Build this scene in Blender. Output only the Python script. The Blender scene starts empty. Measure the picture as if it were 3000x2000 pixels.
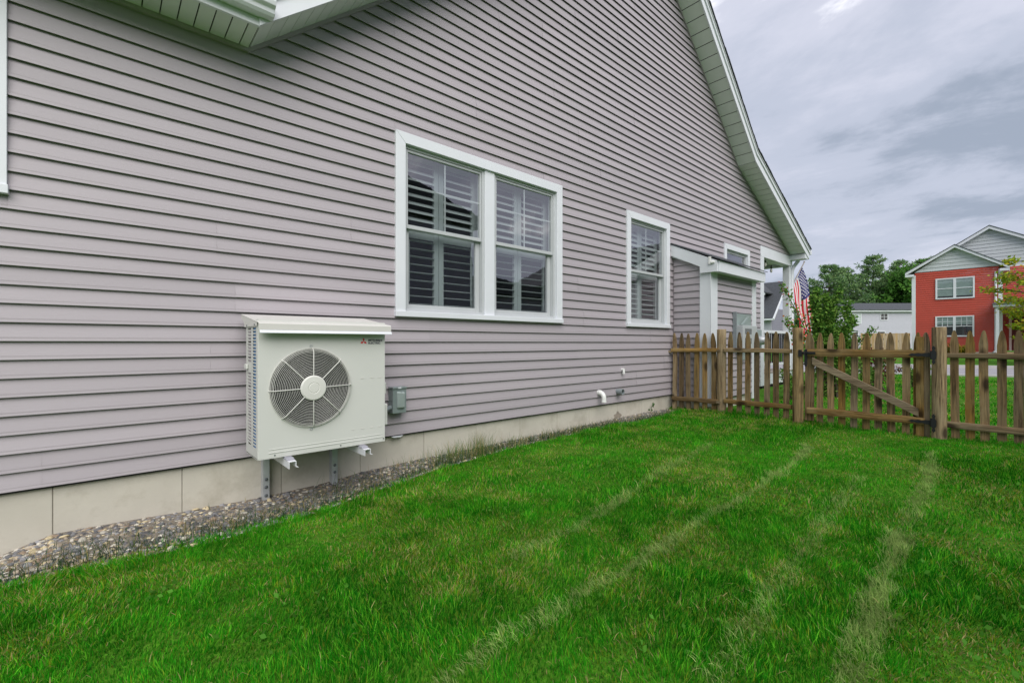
import bpy, bmesh, math, random
import numpy as np
from mathutils import Vector, Matrix

random.seed(7)
RNG = np.random.default_rng(11)
R = math.radians
scene = bpy.context.scene
COL = scene.collection

# ------------------------------------------------------------------ camera
CAM_H, CAM_D = 1.16, 3.62          # eye height, distance to the clapboard wall (wall plane y = 0)
cam = bpy.data.cameras.new('camera')
cam.lens = 16.0
cam.sensor_width = 36.0
cam.shift_y = 0.001
cam.clip_start = 0.05
cam.clip_end = 2000
cam_o = bpy.data.objects.new('camera', cam)
COL.objects.link(cam_o)
cam_o.location = (0, -CAM_D, CAM_H)
cam_o.rotation_euler = (R(90), 0, R(48.176 - 90))
scene.camera = cam_o

# ------------------------------------------------------------------ sky and sun
SUN_DIR = Vector((-0.42, -0.88, 0.92)).normalized()     # towards the sun behind the cloud
sun_el = math.asin(SUN_DIR.z)
sun_az = math.atan2(SUN_DIR.x, SUN_DIR.y)
world = bpy.data.worlds.new('World')
scene.world = world
world.use_nodes = True
wn, wl = world.node_tree.nodes, world.node_tree.links
wn.clear()
w_out = wn.new('ShaderNodeOutputWorld')
w_bg = wn.new('ShaderNodeBackground')
w_sky = wn.new('ShaderNodeTexSky')
w_sky.sky_type = 'NISHITA'
w_sky.sun_disc = False
w_sky.sun_elevation = sun_el
w_sky.sun_rotation = sun_az
w_sky.dust_density = 3.0
w_tc = wn.new('ShaderNodeTexCoord')
w_sep = wn.new('ShaderNodeSeparateXYZ')
wl.new(w_tc.outputs['Generated'], w_sep.inputs[0])
def wmath(op, a, b=None):
    n = wn.new('ShaderNodeMath'); n.operation = op
    for i, v in enumerate((a, b)):
        if v is None: continue
        if isinstance(v, (int, float)): n.inputs[i].default_value = v
        else: wl.new(v, n.inputs[i])
    return n.outputs[0]
w_z = wmath('ADD', wmath('MAXIMUM', w_sep.outputs['Z'], 0.0), 0.22)     # cloud deck seen in perspective
w_u = wmath('DIVIDE', w_sep.outputs['X'], w_z)
w_v = wmath('DIVIDE', w_sep.outputs['Y'], w_z)
w_cmb = wn.new('ShaderNodeCombineXYZ')
wl.new(w_u, w_cmb.inputs[0]); wl.new(w_v, w_cmb.inputs[1])
w_map = wn.new('ShaderNodeMapping')
w_map.inputs['Rotation'].default_value = (0, 0, R(60))
w_map.inputs['Scale'].default_value = (0.9, 0.6, 1)
w_map.inputs['Location'].default_value = (6.2, 4.9, 0)
wl.new(w_cmb.outputs[0], w_map.inputs[0])
def wnoise(scale, detail, rough, dist):
    n = wn.new('ShaderNodeTexNoise')
    n.inputs['Scale'].default_value = scale; n.inputs['Detail'].default_value = detail
    n.inputs['Roughness'].default_value = rough; n.inputs['Distortion'].default_value = dist
    wl.new(w_map.outputs[0], n.inputs['Vector'])
    return n.outputs['Fac']
w_n = wmath('ADD', wmath('MULTIPLY', wnoise(0.9, 7, 0.58, 0.25), 0.66), wmath('MULTIPLY', wnoise(3.4, 8, 0.62, 0.3), 0.34))
w_ramp = wn.new('ShaderNodeValToRGB')
wl.new(w_n, w_ramp.inputs[0])
cr = w_ramp.color_ramp
cr.interpolation = 'EASE'
cr.elements[0].position = 0.385; cr.elements[0].color = (0.31, 0.355, 0.44, 1)
cr.elements[1].position = 0.615; cr.elements[1].color = (1.0, 1.0, 1.06, 1)
e = cr.elements.new(0.465); e.color = (0.47, 0.505, 0.605, 1)
e = cr.elements.new(0.56); e.color = (0.58, 0.60, 0.70, 1)
w_mul = wn.new('ShaderNodeMixRGB'); w_mul.blend_type = 'MULTIPLY'; w_mul.inputs[0].default_value = 1.0
wl.new(w_ramp.outputs[0], w_mul.inputs[1]); w_mul.inputs[2].default_value = (8.2, 8.2, 8.2, 1)
w_mix = wn.new('ShaderNodeMixRGB'); w_mix.inputs[0].default_value = 0.93     # a closed overcast deck under the clear sky
wl.new(w_sky.outputs[0], w_mix.inputs[1]); wl.new(w_mul.outputs[0], w_mix.inputs[2])
wl.new(w_mix.outputs[0], w_bg.inputs['Color'])
w_bg.inputs['Strength'].default_value = 0.060
wl.new(w_bg.outputs[0], w_out.inputs[0])

sun = bpy.data.lights.new('sun', 'SUN')
sun.energy = 1.5
sun.angle = R(60)
sun.color = (1.0, 0.97, 0.93)
sun_o = bpy.data.objects.new('sun', sun)
COL.objects.link(sun_o)
sun_o.rotation_euler = SUN_DIR.to_track_quat('Z', 'Y').to_euler()
sun_o.location = (0, -6, 12)

scene.view_settings.view_transform = 'Standard'
scene.view_settings.look = 'None'
scene.view_settings.exposure = 1.33
scene.view_settings.gamma = 1.0
scene.view_settings.use_curve_mapping = False
scene.cycles.max_bounces = 6
scene.cycles.transparent_max_bounces = 12
scene.cycles.use_denoising = True

# ------------------------------------------------------------------ helpers
WPOS = {}
def empty(name, loc, label=None, cat=None, group=None, kind=None, parent=None):
    o = bpy.data.objects.new(name, None)
    COL.objects.link(o)
    o.empty_display_size = 0.2
    WPOS[o.name] = Vector(loc)
    if parent is not None:
        o.parent = parent
        o.location = Vector(loc) - WPOS[parent.name]
    else:
        o.location = loc
    tag(o, label, cat, group, kind)
    return o
def tag(o, label=None, cat=None, group=None, kind=None):
    if label: o['label'] = label
    if cat: o['category'] = cat
    if group: o['group'] = group
    if kind: o['kind'] = kind
    return o
def add(name, me, parent=None, loc=(0, 0, 0), rot=(0, 0, 0), scale=(1, 1, 1)):
    o = bpy.data.objects.new(name, me)
    COL.objects.link(o)
    WPOS[o.name] = Vector(loc)
    if parent is not None:
        o.parent = parent
        o.location = Vector(loc) - WPOS[parent.name]
    else:
        o.location = loc
    o.rotation_euler = rot
    o.scale = scale
    return o

class MB:
    def __init__(s): s.v, s.f, s.mi = [], [], []
    def _a(s, vs, fs, mi=0):
        b = len(s.v); s.v += [tuple(p) for p in vs]
        s.f += [tuple(i + b for i in f) for f in fs]; s.mi += [mi] * len(fs)
        return s
    def box(s, x0, x1, y0, y1, z0, z1, mi=0):
        v = [(x0,y0,z0),(x1,y0,z0),(x1,y1,z0),(x0,y1,z0),(x0,y0,z1),(x1,y0,z1),(x1,y1,z1),(x0,y1,z1)]
        return s._a(v, [(0,3,2,1),(4,5,6,7),(0,1,5,4),(1,2,6,5),(2,3,7,6),(3,0,4,7)], mi)
    def quad(s, a, b, c, d, mi=0): return s._a([a, b, c, d], [(0, 1, 2, 3)], mi)
    def poly(s, pts, mi=0): return s._a(pts, [tuple(range(len(pts)))], mi)
    def prism(s, pts, axis, a, b, mi=0):
        n = len(pts)
        def P(p, t):
            if axis == 'x': return (t, p[0], p[1])
            if axis == 'y': return (p[0], t, p[1])
            return (p[0], p[1], t)
        v = [P(p, a) for p in pts] + [P(p, b) for p in pts]
        f = [tuple(range(n))[::-1], tuple(range(n, 2 * n))]
        f += [(i, (i + 1) % n, n + (i + 1) % n, n + i) for i in range(n)]
        return s._a(v, f, mi)
    def hexa(s, bottom4, top4, mi=0):
        return s._a(list(bottom4) + list(top4), [(0,3,2,1),(4,5,6,7),(0,1,5,4),(1,2,6,5),(2,3,7,6),(3,0,4,7)], mi)
    def bar(s, p0, p1, w, h, up=(0, 0, 1), mi=0):
        p0, p1 = Vector(p0), Vector(p1)
        d = (p1 - p0).normalized(); sd = d.cross(Vector(up))
        if sd.length < 1e-4: sd = d.cross(Vector((1, 0, 0)))
        sd.normalize(); u = sd.cross(d)
        c = [(-w/2, -h/2), (w/2, -h/2), (w/2, h/2), (-w/2, h/2)]
        v = [p0 + sd*a + u*b for a, b in c] + [p1 + sd*a + u*b for a, b in c]
        return s._a(v, [(0,1,2,3),(7,6,5,4),(0,4,5,1),(1,5,6,2),(2,6,7,3),(3,7,4,0)], mi)
    def tube(s, path, r, n=8, mi=0, cap=True, closed=False):
        path = [Vector(p) for p in path]; m = len(path)
        rs = r if isinstance(r, (list, tuple)) else [r] * m
        prev = None; vs = []
        for i, p in enumerate(path):
            if closed: d = path[(i + 1) % m] - path[i - 1]
            else: d = path[min(i + 1, m - 1)] - path[max(i - 1, 0)]
            d.normalize()
            if prev is None:
                a = Vector((0, 0, 1)) if abs(d.z) < 0.9 else Vector((1, 0, 0))
                sd = d.cross(a).normalized()
            else:
                sd = (prev - d * prev.dot(d)).normalized()
            prev = sd; u = sd.cross(d)
            vs += [p + (sd * math.cos(2*math.pi*k/n) + u * math.sin(2*math.pi*k/n)) * rs[i] for k in range(n)]
        fs = []
        for i in range(m if closed else m - 1):
            j = (i + 1) % m
            fs += [(i*n + k, i*n + (k+1) % n, j*n + (k+1) % n, j*n + k) for k in range(n)]
        if cap and not closed:
            fs += [tuple(range(n))[::-1], tuple(range((m-1)*n, m*n))]
        return s._a(vs, fs, mi)
    def lathe(s, prof, origin, axis='z', n=24, mi=0):
        o = Vector(origin); vs = []
        for (r, h) in prof:
            for k in range(n):
                c, q = r*math.cos(2*math.pi*k/n), r*math.sin(2*math.pi*k/n)
                vs.append(o + (Vector((c, q, h)) if axis == 'z' else Vector((c, -h, q)) if axis == 'y' else Vector((h, c, q))))
        m = len(prof); fs = []
        for i in range(m - 1):
            fs += [(i*n+k, i*n+(k+1) % n, (i+1)*n+(k+1) % n, (i+1)*n+k) for k in range(n)]
        if prof[0][0] > 1e-6: fs.append(tuple(range(n))[::-1])
        if prof[-1][0] > 1e-6: fs.append(tuple(range((m-1)*n, m*n)))
        return s._a(vs, fs, mi)
    def mesh(s, name, mats, smooth=False, norm=True, angle=None):
        me = bpy.data.meshes.new(name)
        me.from_pydata(s.v, [], s.f)
        if not isinstance(mats, (list, tuple)): mats = [mats]
        for m in mats: me.materials.append(m)
        if len(mats) > 1: me.polygons.foreach_set('material_index', s.mi)
        if norm:
            bm = bmesh.new(); bm.from_mesh(me)
            bmesh.ops.recalc_face_normals(bm, faces=bm.faces); bm.to_mesh(me); bm.free()
        if smooth:
            me.polygons.foreach_set('use_smooth', [True] * len(me.polygons))
            if angle: me.set_sharp_from_angle(angle=R(angle))
        me.update()
        return me
    def build(s, name, mats, parent=None, smooth=False, bevel=0, norm=True, angle=40, seg=2):
        o = add(name, s.mesh(name, mats, smooth, norm, angle if smooth else None), parent)
        if bevel:
            b = o.modifiers.new('bevel', 'BEVEL'); b.width = bevel; b.segments = seg; b.limit_method = 'ANGLE'; b.angle_limit = R(40)
        return o

def np_mesh(name, V, polys_idx, poly_len, mat, tint=None):
    """big mesh straight from arrays: V (n,3); polys_idx flat loop indices; poly_len per polygon"""
    me = bpy.data.meshes.new(name)
    me.vertices.add(len(V)); me.vertices.foreach_set('co', np.ascontiguousarray(V, dtype=np.float32).ravel())
    me.loops.add(len(polys_idx)); me.loops.foreach_set('vertex_index', np.ascontiguousarray(polys_idx, dtype=np.int32))
    starts = np.concatenate(([0], np.cumsum(poly_len)[:-1])).astype(np.int32)
    me.polygons.add(len(poly_len)); me.polygons.foreach_set('loop_start', starts)
    try: me.polygons.foreach_set('loop_total', np.asarray(poly_len, dtype=np.int32))
    except Exception: pass
    me.update(calc_edges=True)
    if tint is not None:
        ca = me.color_attributes.new('tint', 'FLOAT_COLOR', 'POINT')
        c4 = np.ones((len(V), 4), dtype=np.float32); c4[:, :3] = tint
        ca.data.foreach_set('color', c4.ravel())
    me.materials.append(mat)
    return me

def vnoise(x, y, seed=0):
    xi, yi = np.floor(x).astype(np.int64), np.floor(y).astype(np.int64)
    fx, fy = x - xi, y - yi
    fx, fy = fx*fx*(3-2*fx), fy*fy*(3-2*fy)
    def h(a, b):
        n = (a*374761393 + b*668265263 + seed*974634777) & 0x7fffffff
        n = ((n ^ (n >> 13)) * 1274126177) & 0x7fffffff
        return ((n ^ (n >> 16)) & 0xffff) / 65535.0
    return (h(xi, yi)*(1-fx) + h(xi+1, yi)*fx)*(1-fy) + (h(xi, yi+1)*(1-fx) + h(xi+1, yi+1)*fx)*fy
def fbm(x, y, seed=0, o=3):
    s = 0; a = 1; t = 0
    for i in range(o):
        s = s + a*vnoise(x*2**i, y*2**i, seed+i*17); t += a; a *= 0.5
    return s/t

# ------------------------------------------------------------------ materials
def new_mat(name):
    m = bpy.data.materials.new(name); m.use_nodes = True
    nt = m.node_tree
    b = nt.nodes['Principled BSDF']
    return m, nt.nodes, nt.links, b
def N(nodes, typ, **kw):
    n = nodes.new(typ)
    for k, v in kw.items():
        if hasattr(n, k): setattr(n, k, v)
        else: n.inputs[k].default_value = v
    return n
def coords(nodes, links, scale=(1, 1, 1), rot=(0, 0, 0), randomize=False):
    tc = nodes.new('ShaderNodeTexCoord'); mp = nodes.new('ShaderNodeMapping')
    mp.inputs['Scale'].default_value = scale; mp.inputs['Rotation'].default_value = rot
    links.new(tc.outputs['Object'], mp.inputs['Vector'])
    if randomize:
        oi = nodes.new('ShaderNodeObjectInfo'); ml = N(nodes, 'ShaderNodeMath', operation='MULTIPLY')
        ml.inputs[1].default_value = 37.0
        links.new(oi.outputs['Random'], ml.inputs[0]); links.new(ml.outputs[0], mp.inputs['Location'])
    return mp.outputs[0]
def simple(name, rgb, rough=0.5, var=0.06, scale=6.0, bump=0.0, bscale=60.0, metal=0.0, dirt=None, spec=0.5, rand=0.0, stretch=(1,1,1)):
    m, n, l, b = new_mat(name)
    v = coords(n, l, stretch)
    tx = N(n, 'ShaderNodeTexNoise'); tx.inputs['Scale'].default_value = scale; tx.inputs['Detail'].default_value = 6; tx.inputs['Roughness'].default_value = 0.6
    l.new(v, tx.inputs['Vector'])
    rp = n.new('ShaderNodeValToRGB'); l.new(tx.outputs['Fac'], rp.inputs[0])
    rp.color_ramp.elements[0].position = 0.3; rp.color_ramp.elements[1].position = 0.7
    rp.color_ramp.elements[0].color = (*[max(0, c*(1-var)) for c in rgb], 1)
    rp.color_ramp.elements[1].color = (*[min(1, c*(1+var)) for c in rgb], 1)
    col = rp.outputs[0]
    if dirt:
        t2 = N(n, 'ShaderNodeTexNoise'); t2.inputs['Scale'].default_value = dirt[1]; t2.inputs['Detail'].default_value = 8; t2.inputs['Roughness'].default_value = 0.7
        l.new(v, t2.inputs['Vector'])
        r2 = n.new('ShaderNodeValToRGB'); l.new(t2.outputs['Fac'], r2.inputs[0])
        r2.color_ramp.elements[0].position = dirt[2]; r2.color_ramp.elements[1].position = dirt[2] + 0.2
        r2.color_ramp.elements[0].color = (0, 0, 0, 1); r2.color_ramp.elements[1].color = (dirt[3],)*3 + (1,)
        mx = n.new('ShaderNodeMixRGB'); l.new(r2.outputs[0], mx.inputs[0]); l.new(col, mx.inputs[1]); mx.inputs[2].default_value = (*dirt[0], 1)
        col = mx.outputs[0]
    if rand:
        oi = n.new('ShaderNodeObjectInfo'); hs = n.new('ShaderNodeHueSaturation')
        mr = n.new('ShaderNodeMapRange'); mr.inputs[3].default_value = 1 - rand; mr.inputs[4].default_value = 1 + rand
        l.new(oi.outputs['Random'], mr.inputs[0]); l.new(mr.outputs[0], hs.inputs['Value']); l.new(col, hs.inputs['Color']); col = hs.outputs[0]
    l.new(col, b.inputs['Base Color'])
    b.inputs['Roughness'].default_value = rough; b.inputs['Metallic'].default_value = metal
    b.inputs['Specular IOR Level'].default_value = spec
    if bump:
        t3 = N(n, 'ShaderNodeTexNoise'); t3.inputs['Scale'].default_value = bscale; t3.inputs['Detail'].default_value = 5
        l.new(v, t3.inputs['Vector'])
        bp = n.new('ShaderNodeBump'); bp.inputs['Strength'].default_value = bump; bp.inputs['Distance'].default_value = 0.004
        l.new(t3.outputs['Fac'], bp.inputs['Height']); l.new(bp.outputs[0], b.inputs['Normal'])
    return m
def wood(name, axis, light, dark, grey, rand=0.36):
    """weathered board, grain along the given axis (0 x, 1 y, 2 z)"""
    m, n, l, b = new_mat(name)
    sc = [34.0, 34.0, 34.0]; sc[axis] = 1.6
    v = coords(n, l, sc, randomize=True)
    g = N(n, 'ShaderNodeTexNoise'); g.inputs['Scale'].default_value = 1.5; g.inputs['Detail'].default_value = 9; g.inputs['Roughness'].default_value = 0.68; g.inputs['Distortion'].default_value = 0.8
    l.new(v, g.inputs['Vector'])
    rp = n.new('ShaderNodeValToRGB'); l.new(g.outputs['Fac'], rp.inputs[0])
    rp.color_ramp.elements[0].position = 0.34; rp.color_ramp.elements[0].color = (*dark, 1)
    rp.color_ramp.elements[1].position = 0.62; rp.color_ramp.elements[1].color = (*light, 1)
    # large blotches of grey weathering
    sc2 = [3.0]*3; sc2[axis] = 1.4
    v2 = coords(n, l, sc2, randomize=True)
    g2 = N(n, 'ShaderNodeTexNoise'); g2.inputs['Scale'].default_value = 1.6; g2.inputs['Detail'].default_value = 6; g2.inputs['Roughness'].default_value = 0.65
    l.new(v2, g2.inputs['Vector'])
    r2 = n.new('ShaderNodeValToRGB'); l.new(g2.outputs['Fac'], r2.inputs[0])
    r2.color_ramp.elements[0].position = 0.42; r2.color_ramp.elements[0].color = (0, 0, 0, 1)
    r2.color_ramp.elements[1].position = 0.7; r2.color_ramp.elements[1].color = (0.6, 0.6, 0.6, 1)
    mx = n.new('ShaderNodeMixRGB'); l.new(r2.outputs[0], mx.inputs[0]); l.new(rp.outputs[0], mx.inputs[1]); mx.inputs[2].default_value = (*grey, 1)
    # knots
    sc3 = [9.0]*3; sc3[axis] = 4.2
    v3 = coords(n, l, sc3, randomize=True)
    vo = n.new('ShaderNodeTexVoronoi'); vo.inputs['Scale'].default_value = 0.62; l.new(v3, vo.inputs['Vector'])
    r3 = n.new('ShaderNodeValToRGB'); l.new(vo.outputs['Distance'], r3.inputs[0])
    r3.color_ramp.elements[0].position = 0.10; r3.color_ramp.elements[0].color = (0.85, 0.85, 0.85, 1)
    r3.color_ramp.elements[1].position = 0.24; r3.color_ramp.elements[1].color = (0, 0, 0, 1)
    mk = n.new('ShaderNodeMixRGB'); l.new(r3.outputs[0], mk.inputs[0]); l.new(mx.outputs[0], mk.inputs[1]); mk.inputs[2].default_value = (0.018, 0.010, 0.005, 1)
    oi = n.new('ShaderNodeObjectInfo'); hs = n.new('ShaderNodeHueSaturation')
    mr = n.new('ShaderNodeMapRange'); mr.inputs[3].default_value = 1 - rand; mr.inputs[4].default_value = 1 + rand
    l.new(oi.outputs['Random'], mr.inputs[0]); l.new(mr.outputs[0], hs.inputs['Value']); l.new(mk.outputs[0], hs.inputs['Color'])
    m7 = N(n, 'ShaderNodeMath', operation='MULTIPLY'); m7.inputs[1].default_value = 7.31; l.new(oi.outputs['Random'], m7.inputs[0])
    fr_ = N(n, 'ShaderNodeMath', operation='FRACT'); l.new(m7.outputs[0], fr_.inputs[0])
    ms_ = n.new('ShaderNodeMapRange'); ms_.inputs[3].default_value = 0.88; ms_.inputs[4].default_value = 1.32
    l.new(fr_.outputs[0], ms_.inputs[0]); l.new(ms_.outputs[0], hs.inputs['Saturation'])
    l.new(hs.outputs[0], b.inputs['Base Color'])
    b.inputs['Roughness'].default_value = 0.85; b.inputs['Specular IOR Level'].default_value = 0.25
    bp = n.new('ShaderNodeBump'); bp.inputs['Strength'].default_value = 0.5; bp.inputs['Distance'].default_value = 0.004
    l.new(g.outputs['Fac'], bp.inputs['Height']); l.new(bp.outputs[0], b.inputs['Normal'])
    return m
def leafy(name, attr=True, rgb=(0.05, 0.1, 0.02), trans=0.35, rough=0.55):
    m, n, l, b = new_mat(name)
    if attr:
        a = n.new('ShaderNodeAttribute'); a.attribute_name = 'tint'; col = a.outputs['Color']
    else:
        rgbn = n.new('ShaderNodeRGB'); rgbn.outputs[0].default_value = (*rgb, 1); col = rgbn.outputs[0]
    l.new(col, b.inputs['Base Color']); b.inputs['Roughness'].default_value = rough; b.inputs['Specular IOR Level'].default_value = 0.06
    tr = n.new('ShaderNodeBsdfTranslucent'); l.new(col, tr.inputs['Color'])
    ms = n.new('ShaderNodeMixShader'); ms.inputs[0].default_value = trans
    l.new(b.outputs[0], ms.inputs[1]); l.new(tr.outputs[0], ms.inputs[2]); l.new(ms.outputs[0], n['Material Output'].inputs['Surface'])
    return m
def glass(name, ior=2.3, tint=(0.90, 0.94, 0.93), rough=0.0, wav=0.0):
    m, n, l, b = new_mat(name)
    n.remove(b)
    f0 = ((ior - 1)/(ior + 1))**2
    lw = n.new('ShaderNodeLayerWeight'); lw.inputs['Blend'].default_value = 0.5
    pw = N(n, 'ShaderNodeMath', operation='POWER'); l.new(lw.outputs['Facing'], pw.inputs[0]); pw.inputs[1].default_value = 3.2
    fr = n.new('ShaderNodeMapRange'); fr.inputs[3].default_value = f0; fr.inputs[4].default_value = 1.0
    l.new(pw.outputs[0], fr.inputs[0])
    gl = n.new('ShaderNodeBsdfGlossy'); gl.inputs['Roughness'].default_value = rough; gl.inputs['Color'].default_value = (0.95, 0.93, 0.97, 1)
    tp = n.new('ShaderNodeBsdfTransparent'); tp.inputs['Color'].default_value = (*tint, 1)
    mx = n.new('ShaderNodeMixShader')
    l.new(fr.outputs[0], mx.inputs[0]); l.new(tp.outputs[0], mx.inputs[1]); l.new(gl.outputs[0], mx.inputs[2])
    if wav:
        v = coords(n, l, (1.0, 1.0, 0.25))
        t = N(n, 'ShaderNodeTexNoise'); t.inputs['Scale'].default_value = 9.0; t.inputs['Detail'].default_value = 1.5
        l.new(v, t.inputs['Vector'])
        bp = n.new('ShaderNodeBump'); bp.inputs['Strength'].default_value = wav; bp.inputs['Distance'].default_value = 0.01
        l.new(t.outputs['Fac'], bp.inputs['Height']); l.new(bp.outputs[0], gl.inputs['Normal'])
    l.new(mx.outputs[0], n['Material Output'].inputs['Surface'])
    return m

M = {}
M['siding'] = simple('mauve vinyl siding', (0.366, 0.331, 0.354), rough=0.55, var=0.04, scale=2.5, bump=0.14, bscale=70, rand=0.05, stretch=(0.15, 1, 1.6), dirt=((0.30, 0.27, 0.27), 1.1, 0.58, 0.35))
M['trim_mauve'] = simple('mauve trim', (0.36, 0.315, 0.34), rough=0.55, var=0.03)
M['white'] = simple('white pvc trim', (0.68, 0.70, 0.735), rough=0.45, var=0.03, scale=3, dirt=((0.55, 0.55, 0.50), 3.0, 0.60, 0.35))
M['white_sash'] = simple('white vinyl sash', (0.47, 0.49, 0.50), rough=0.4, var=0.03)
M['soffit'] = simple('pale soffit vinyl', (0.66, 0.70, 0.66), rough=0.5, var=0.04, rand=0.03)
M['dark'] = simple('dark gap', (0.03, 0.03, 0.03), rough=0.9)
M['shingle'] = simple('charcoal shingles', (0.055, 0.06, 0.068), rough=0.95, var=0.5, scale=18, bump=0.5, bscale=60)
M['concrete'] = simple('cast concrete', (0.52, 0.49, 0.42), rough=0.9, var=0.09, scale=2.2, bump=0.35, bscale=35, dirt=((0.34, 0.31, 0.24), 3.0, 0.50, 0.6), rand=0.03)
M['stain'] = simple('splash stain', (0.27, 0.235, 0.19), rough=0.95, var=0.2, scale=20)
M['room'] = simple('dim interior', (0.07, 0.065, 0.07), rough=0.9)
M['shutter'] = simple('painted shutter', (0.34, 0.375, 0.38), rough=0.4, var=0.02)
M['glass'] = glass('window glass', 2.65, wav=0.05)
M['glass_far'] = glass('far window glass', 1.9, tint=(0.75, 0.8, 0.8))
M['unit'] = simple('ivory enamel', (0.60, 0.605, 0.57), rough=0.42, var=0.015, scale=3, bump=0.03, bscale=200)
M['unit_hood'] = simple('ivory hood', (0.62, 0.605, 0.57), rough=0.42, var=0.02)
M['grille'] = simple('grille wire', (0.66, 0.655, 0.61), rough=0.4, var=0.02)
M['fan'] = simple('fan plastic', (0.62, 0.60, 0.64), rough=0.5, var=0.05)
M['black'] = simple('black interior', (0.012, 0.012, 0.013), rough=0.8)
M['blue'] = simple('blue coil fins', (0.02, 0.17, 0.42), rough=0.45, var=0.2, scale=60)
M['galv'] = simple('galvanised steel', (0.50, 0.52, 0.54), rough=0.42, var=0.12, scale=14, metal=0.35)
M['bolt'] = simple('bolt steel', (0.18, 0.20, 0.21), rough=0.4, metal=0.6)
M['arm'] = simple('white bracket arm', (0.72, 0.72, 0.76), rough=0.4, var=0.03)
M['rubber'] = simple('grey rubber foot', (0.30, 0.30, 0.34), rough=0.7)
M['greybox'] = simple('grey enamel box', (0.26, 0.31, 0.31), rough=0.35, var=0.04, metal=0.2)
M['greybox_lit'] = simple('lit grey cover', (0.33, 0.39, 0.38), rough=0.3, var=0.04, metal=0.2)  # box grey with light on it put into the colour; also pale cabinet parts
M['pvc'] = simple('white pvc pipe', (0.78, 0.78, 0.76), rough=0.3, var=0.02)
M['pvc_grey'] = simple('grey pvc pipe', (0.22, 0.25, 0.26), rough=0.4, var=0.04)
M['red_print'] = simple('red print', (0.62, 0.02, 0.03), rough=0.5, var=0.0)
M['black_print'] = simple('black print', (0.03, 0.03, 0.06), rough=0.5, var=0.0)
M['iron'] = simple('black iron', (0.010, 0.010, 0.012), rough=0.45, var=0.1)
WL, WD, WG = (0.285, 0.190, 0.092), (0.036, 0.022, 0.010), (0.29, 0.235, 0.140)
M['wood_z'] = wood('weathered picket', 2, WL, WD, WG)
M['wood_y'] = wood('weathered rail', 1, (0.30, 0.205, 0.108), (0.055, 0.034, 0.016), (0.33, 0.27, 0.17))
M['wood_post'] = wood('weathered post', 2, (0.34, 0.24, 0.118), (0.052, 0.032, 0.014), (0.35, 0.285, 0.165))
M['grass'] = leafy('grass blade', trans=0.40, rough=0.5)
M['leaf'] = leafy('leaf', trans=0.3)
M['needle'] = leafy('needles', trans=0.35, rough=0.7)
M['bark'] = simple('bark', (0.10, 0.075, 0.055), rough=0.95, var=0.35, scale=9, bump=0.6, bscale=30)
M['stone'] = leafy('pebble', trans=0.0, rough=0.8)
M['red_siding'] = simple('red vinyl siding', (0.47, 0.058, 0.030), rough=0.55, var=0.05, scale=3)
M['pale_siding'] = simple('pale grey siding', (0.52, 0.55, 0.56), rough=0.6, var=0.04)
M['white_siding'] = simple('white siding', (0.42, 0.42, 0.475), rough=0.6, var=0.03)
M['grey_siding'] = simple('slate siding', (0.22, 0.22, 0.27), rough=0.6, var=0.05)
M['asphalt'] = simple('asphalt', (0.27, 0.26, 0.28), rough=0.95, var=0.12, scale=30, bump=0.2, bscale=120)
M['kerb'] = simple('kerb concrete', (0.42, 0.41, 0.40), rough=0.9, var=0.1)
M['cedar'] = wood('cedar board', 2, (0.56, 0.41, 0.26), (0.36, 0.24, 0.14), (0.48, 0.38, 0.27), rand=0.12)
M['blind'] = simple('window blind', (0.46, 0.52, 0.50), rough=0.8, var=0.1, scale=4)
M['door_red'] = simple('dark red door', (0.10, 0.012, 0.014), rough=0.5)
M['flag_red'] = simple('flag red', (0.62, 0.012, 0.035), rough=0.7, var=0.04)
M['flag_white'] = simple('flag white', (0.78, 0.76, 0.76), rough=0.7, var=0.03)
M['flag_blue'] = simple('flag blue', (0.030, 0.030, 0.16), rough=0.7, var=0.05)
M['pole'] = simple('brushed pole', (0.35, 0.30, 0.26), rough=0.45, metal=0.3)
M['bulb'] = simple('frosted bulb', (0.62, 0.60, 0.55), rough=0.2)
M['deck'] = simple('deck boards', (0.34, 0.30, 0.27), rough=0.8)

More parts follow.
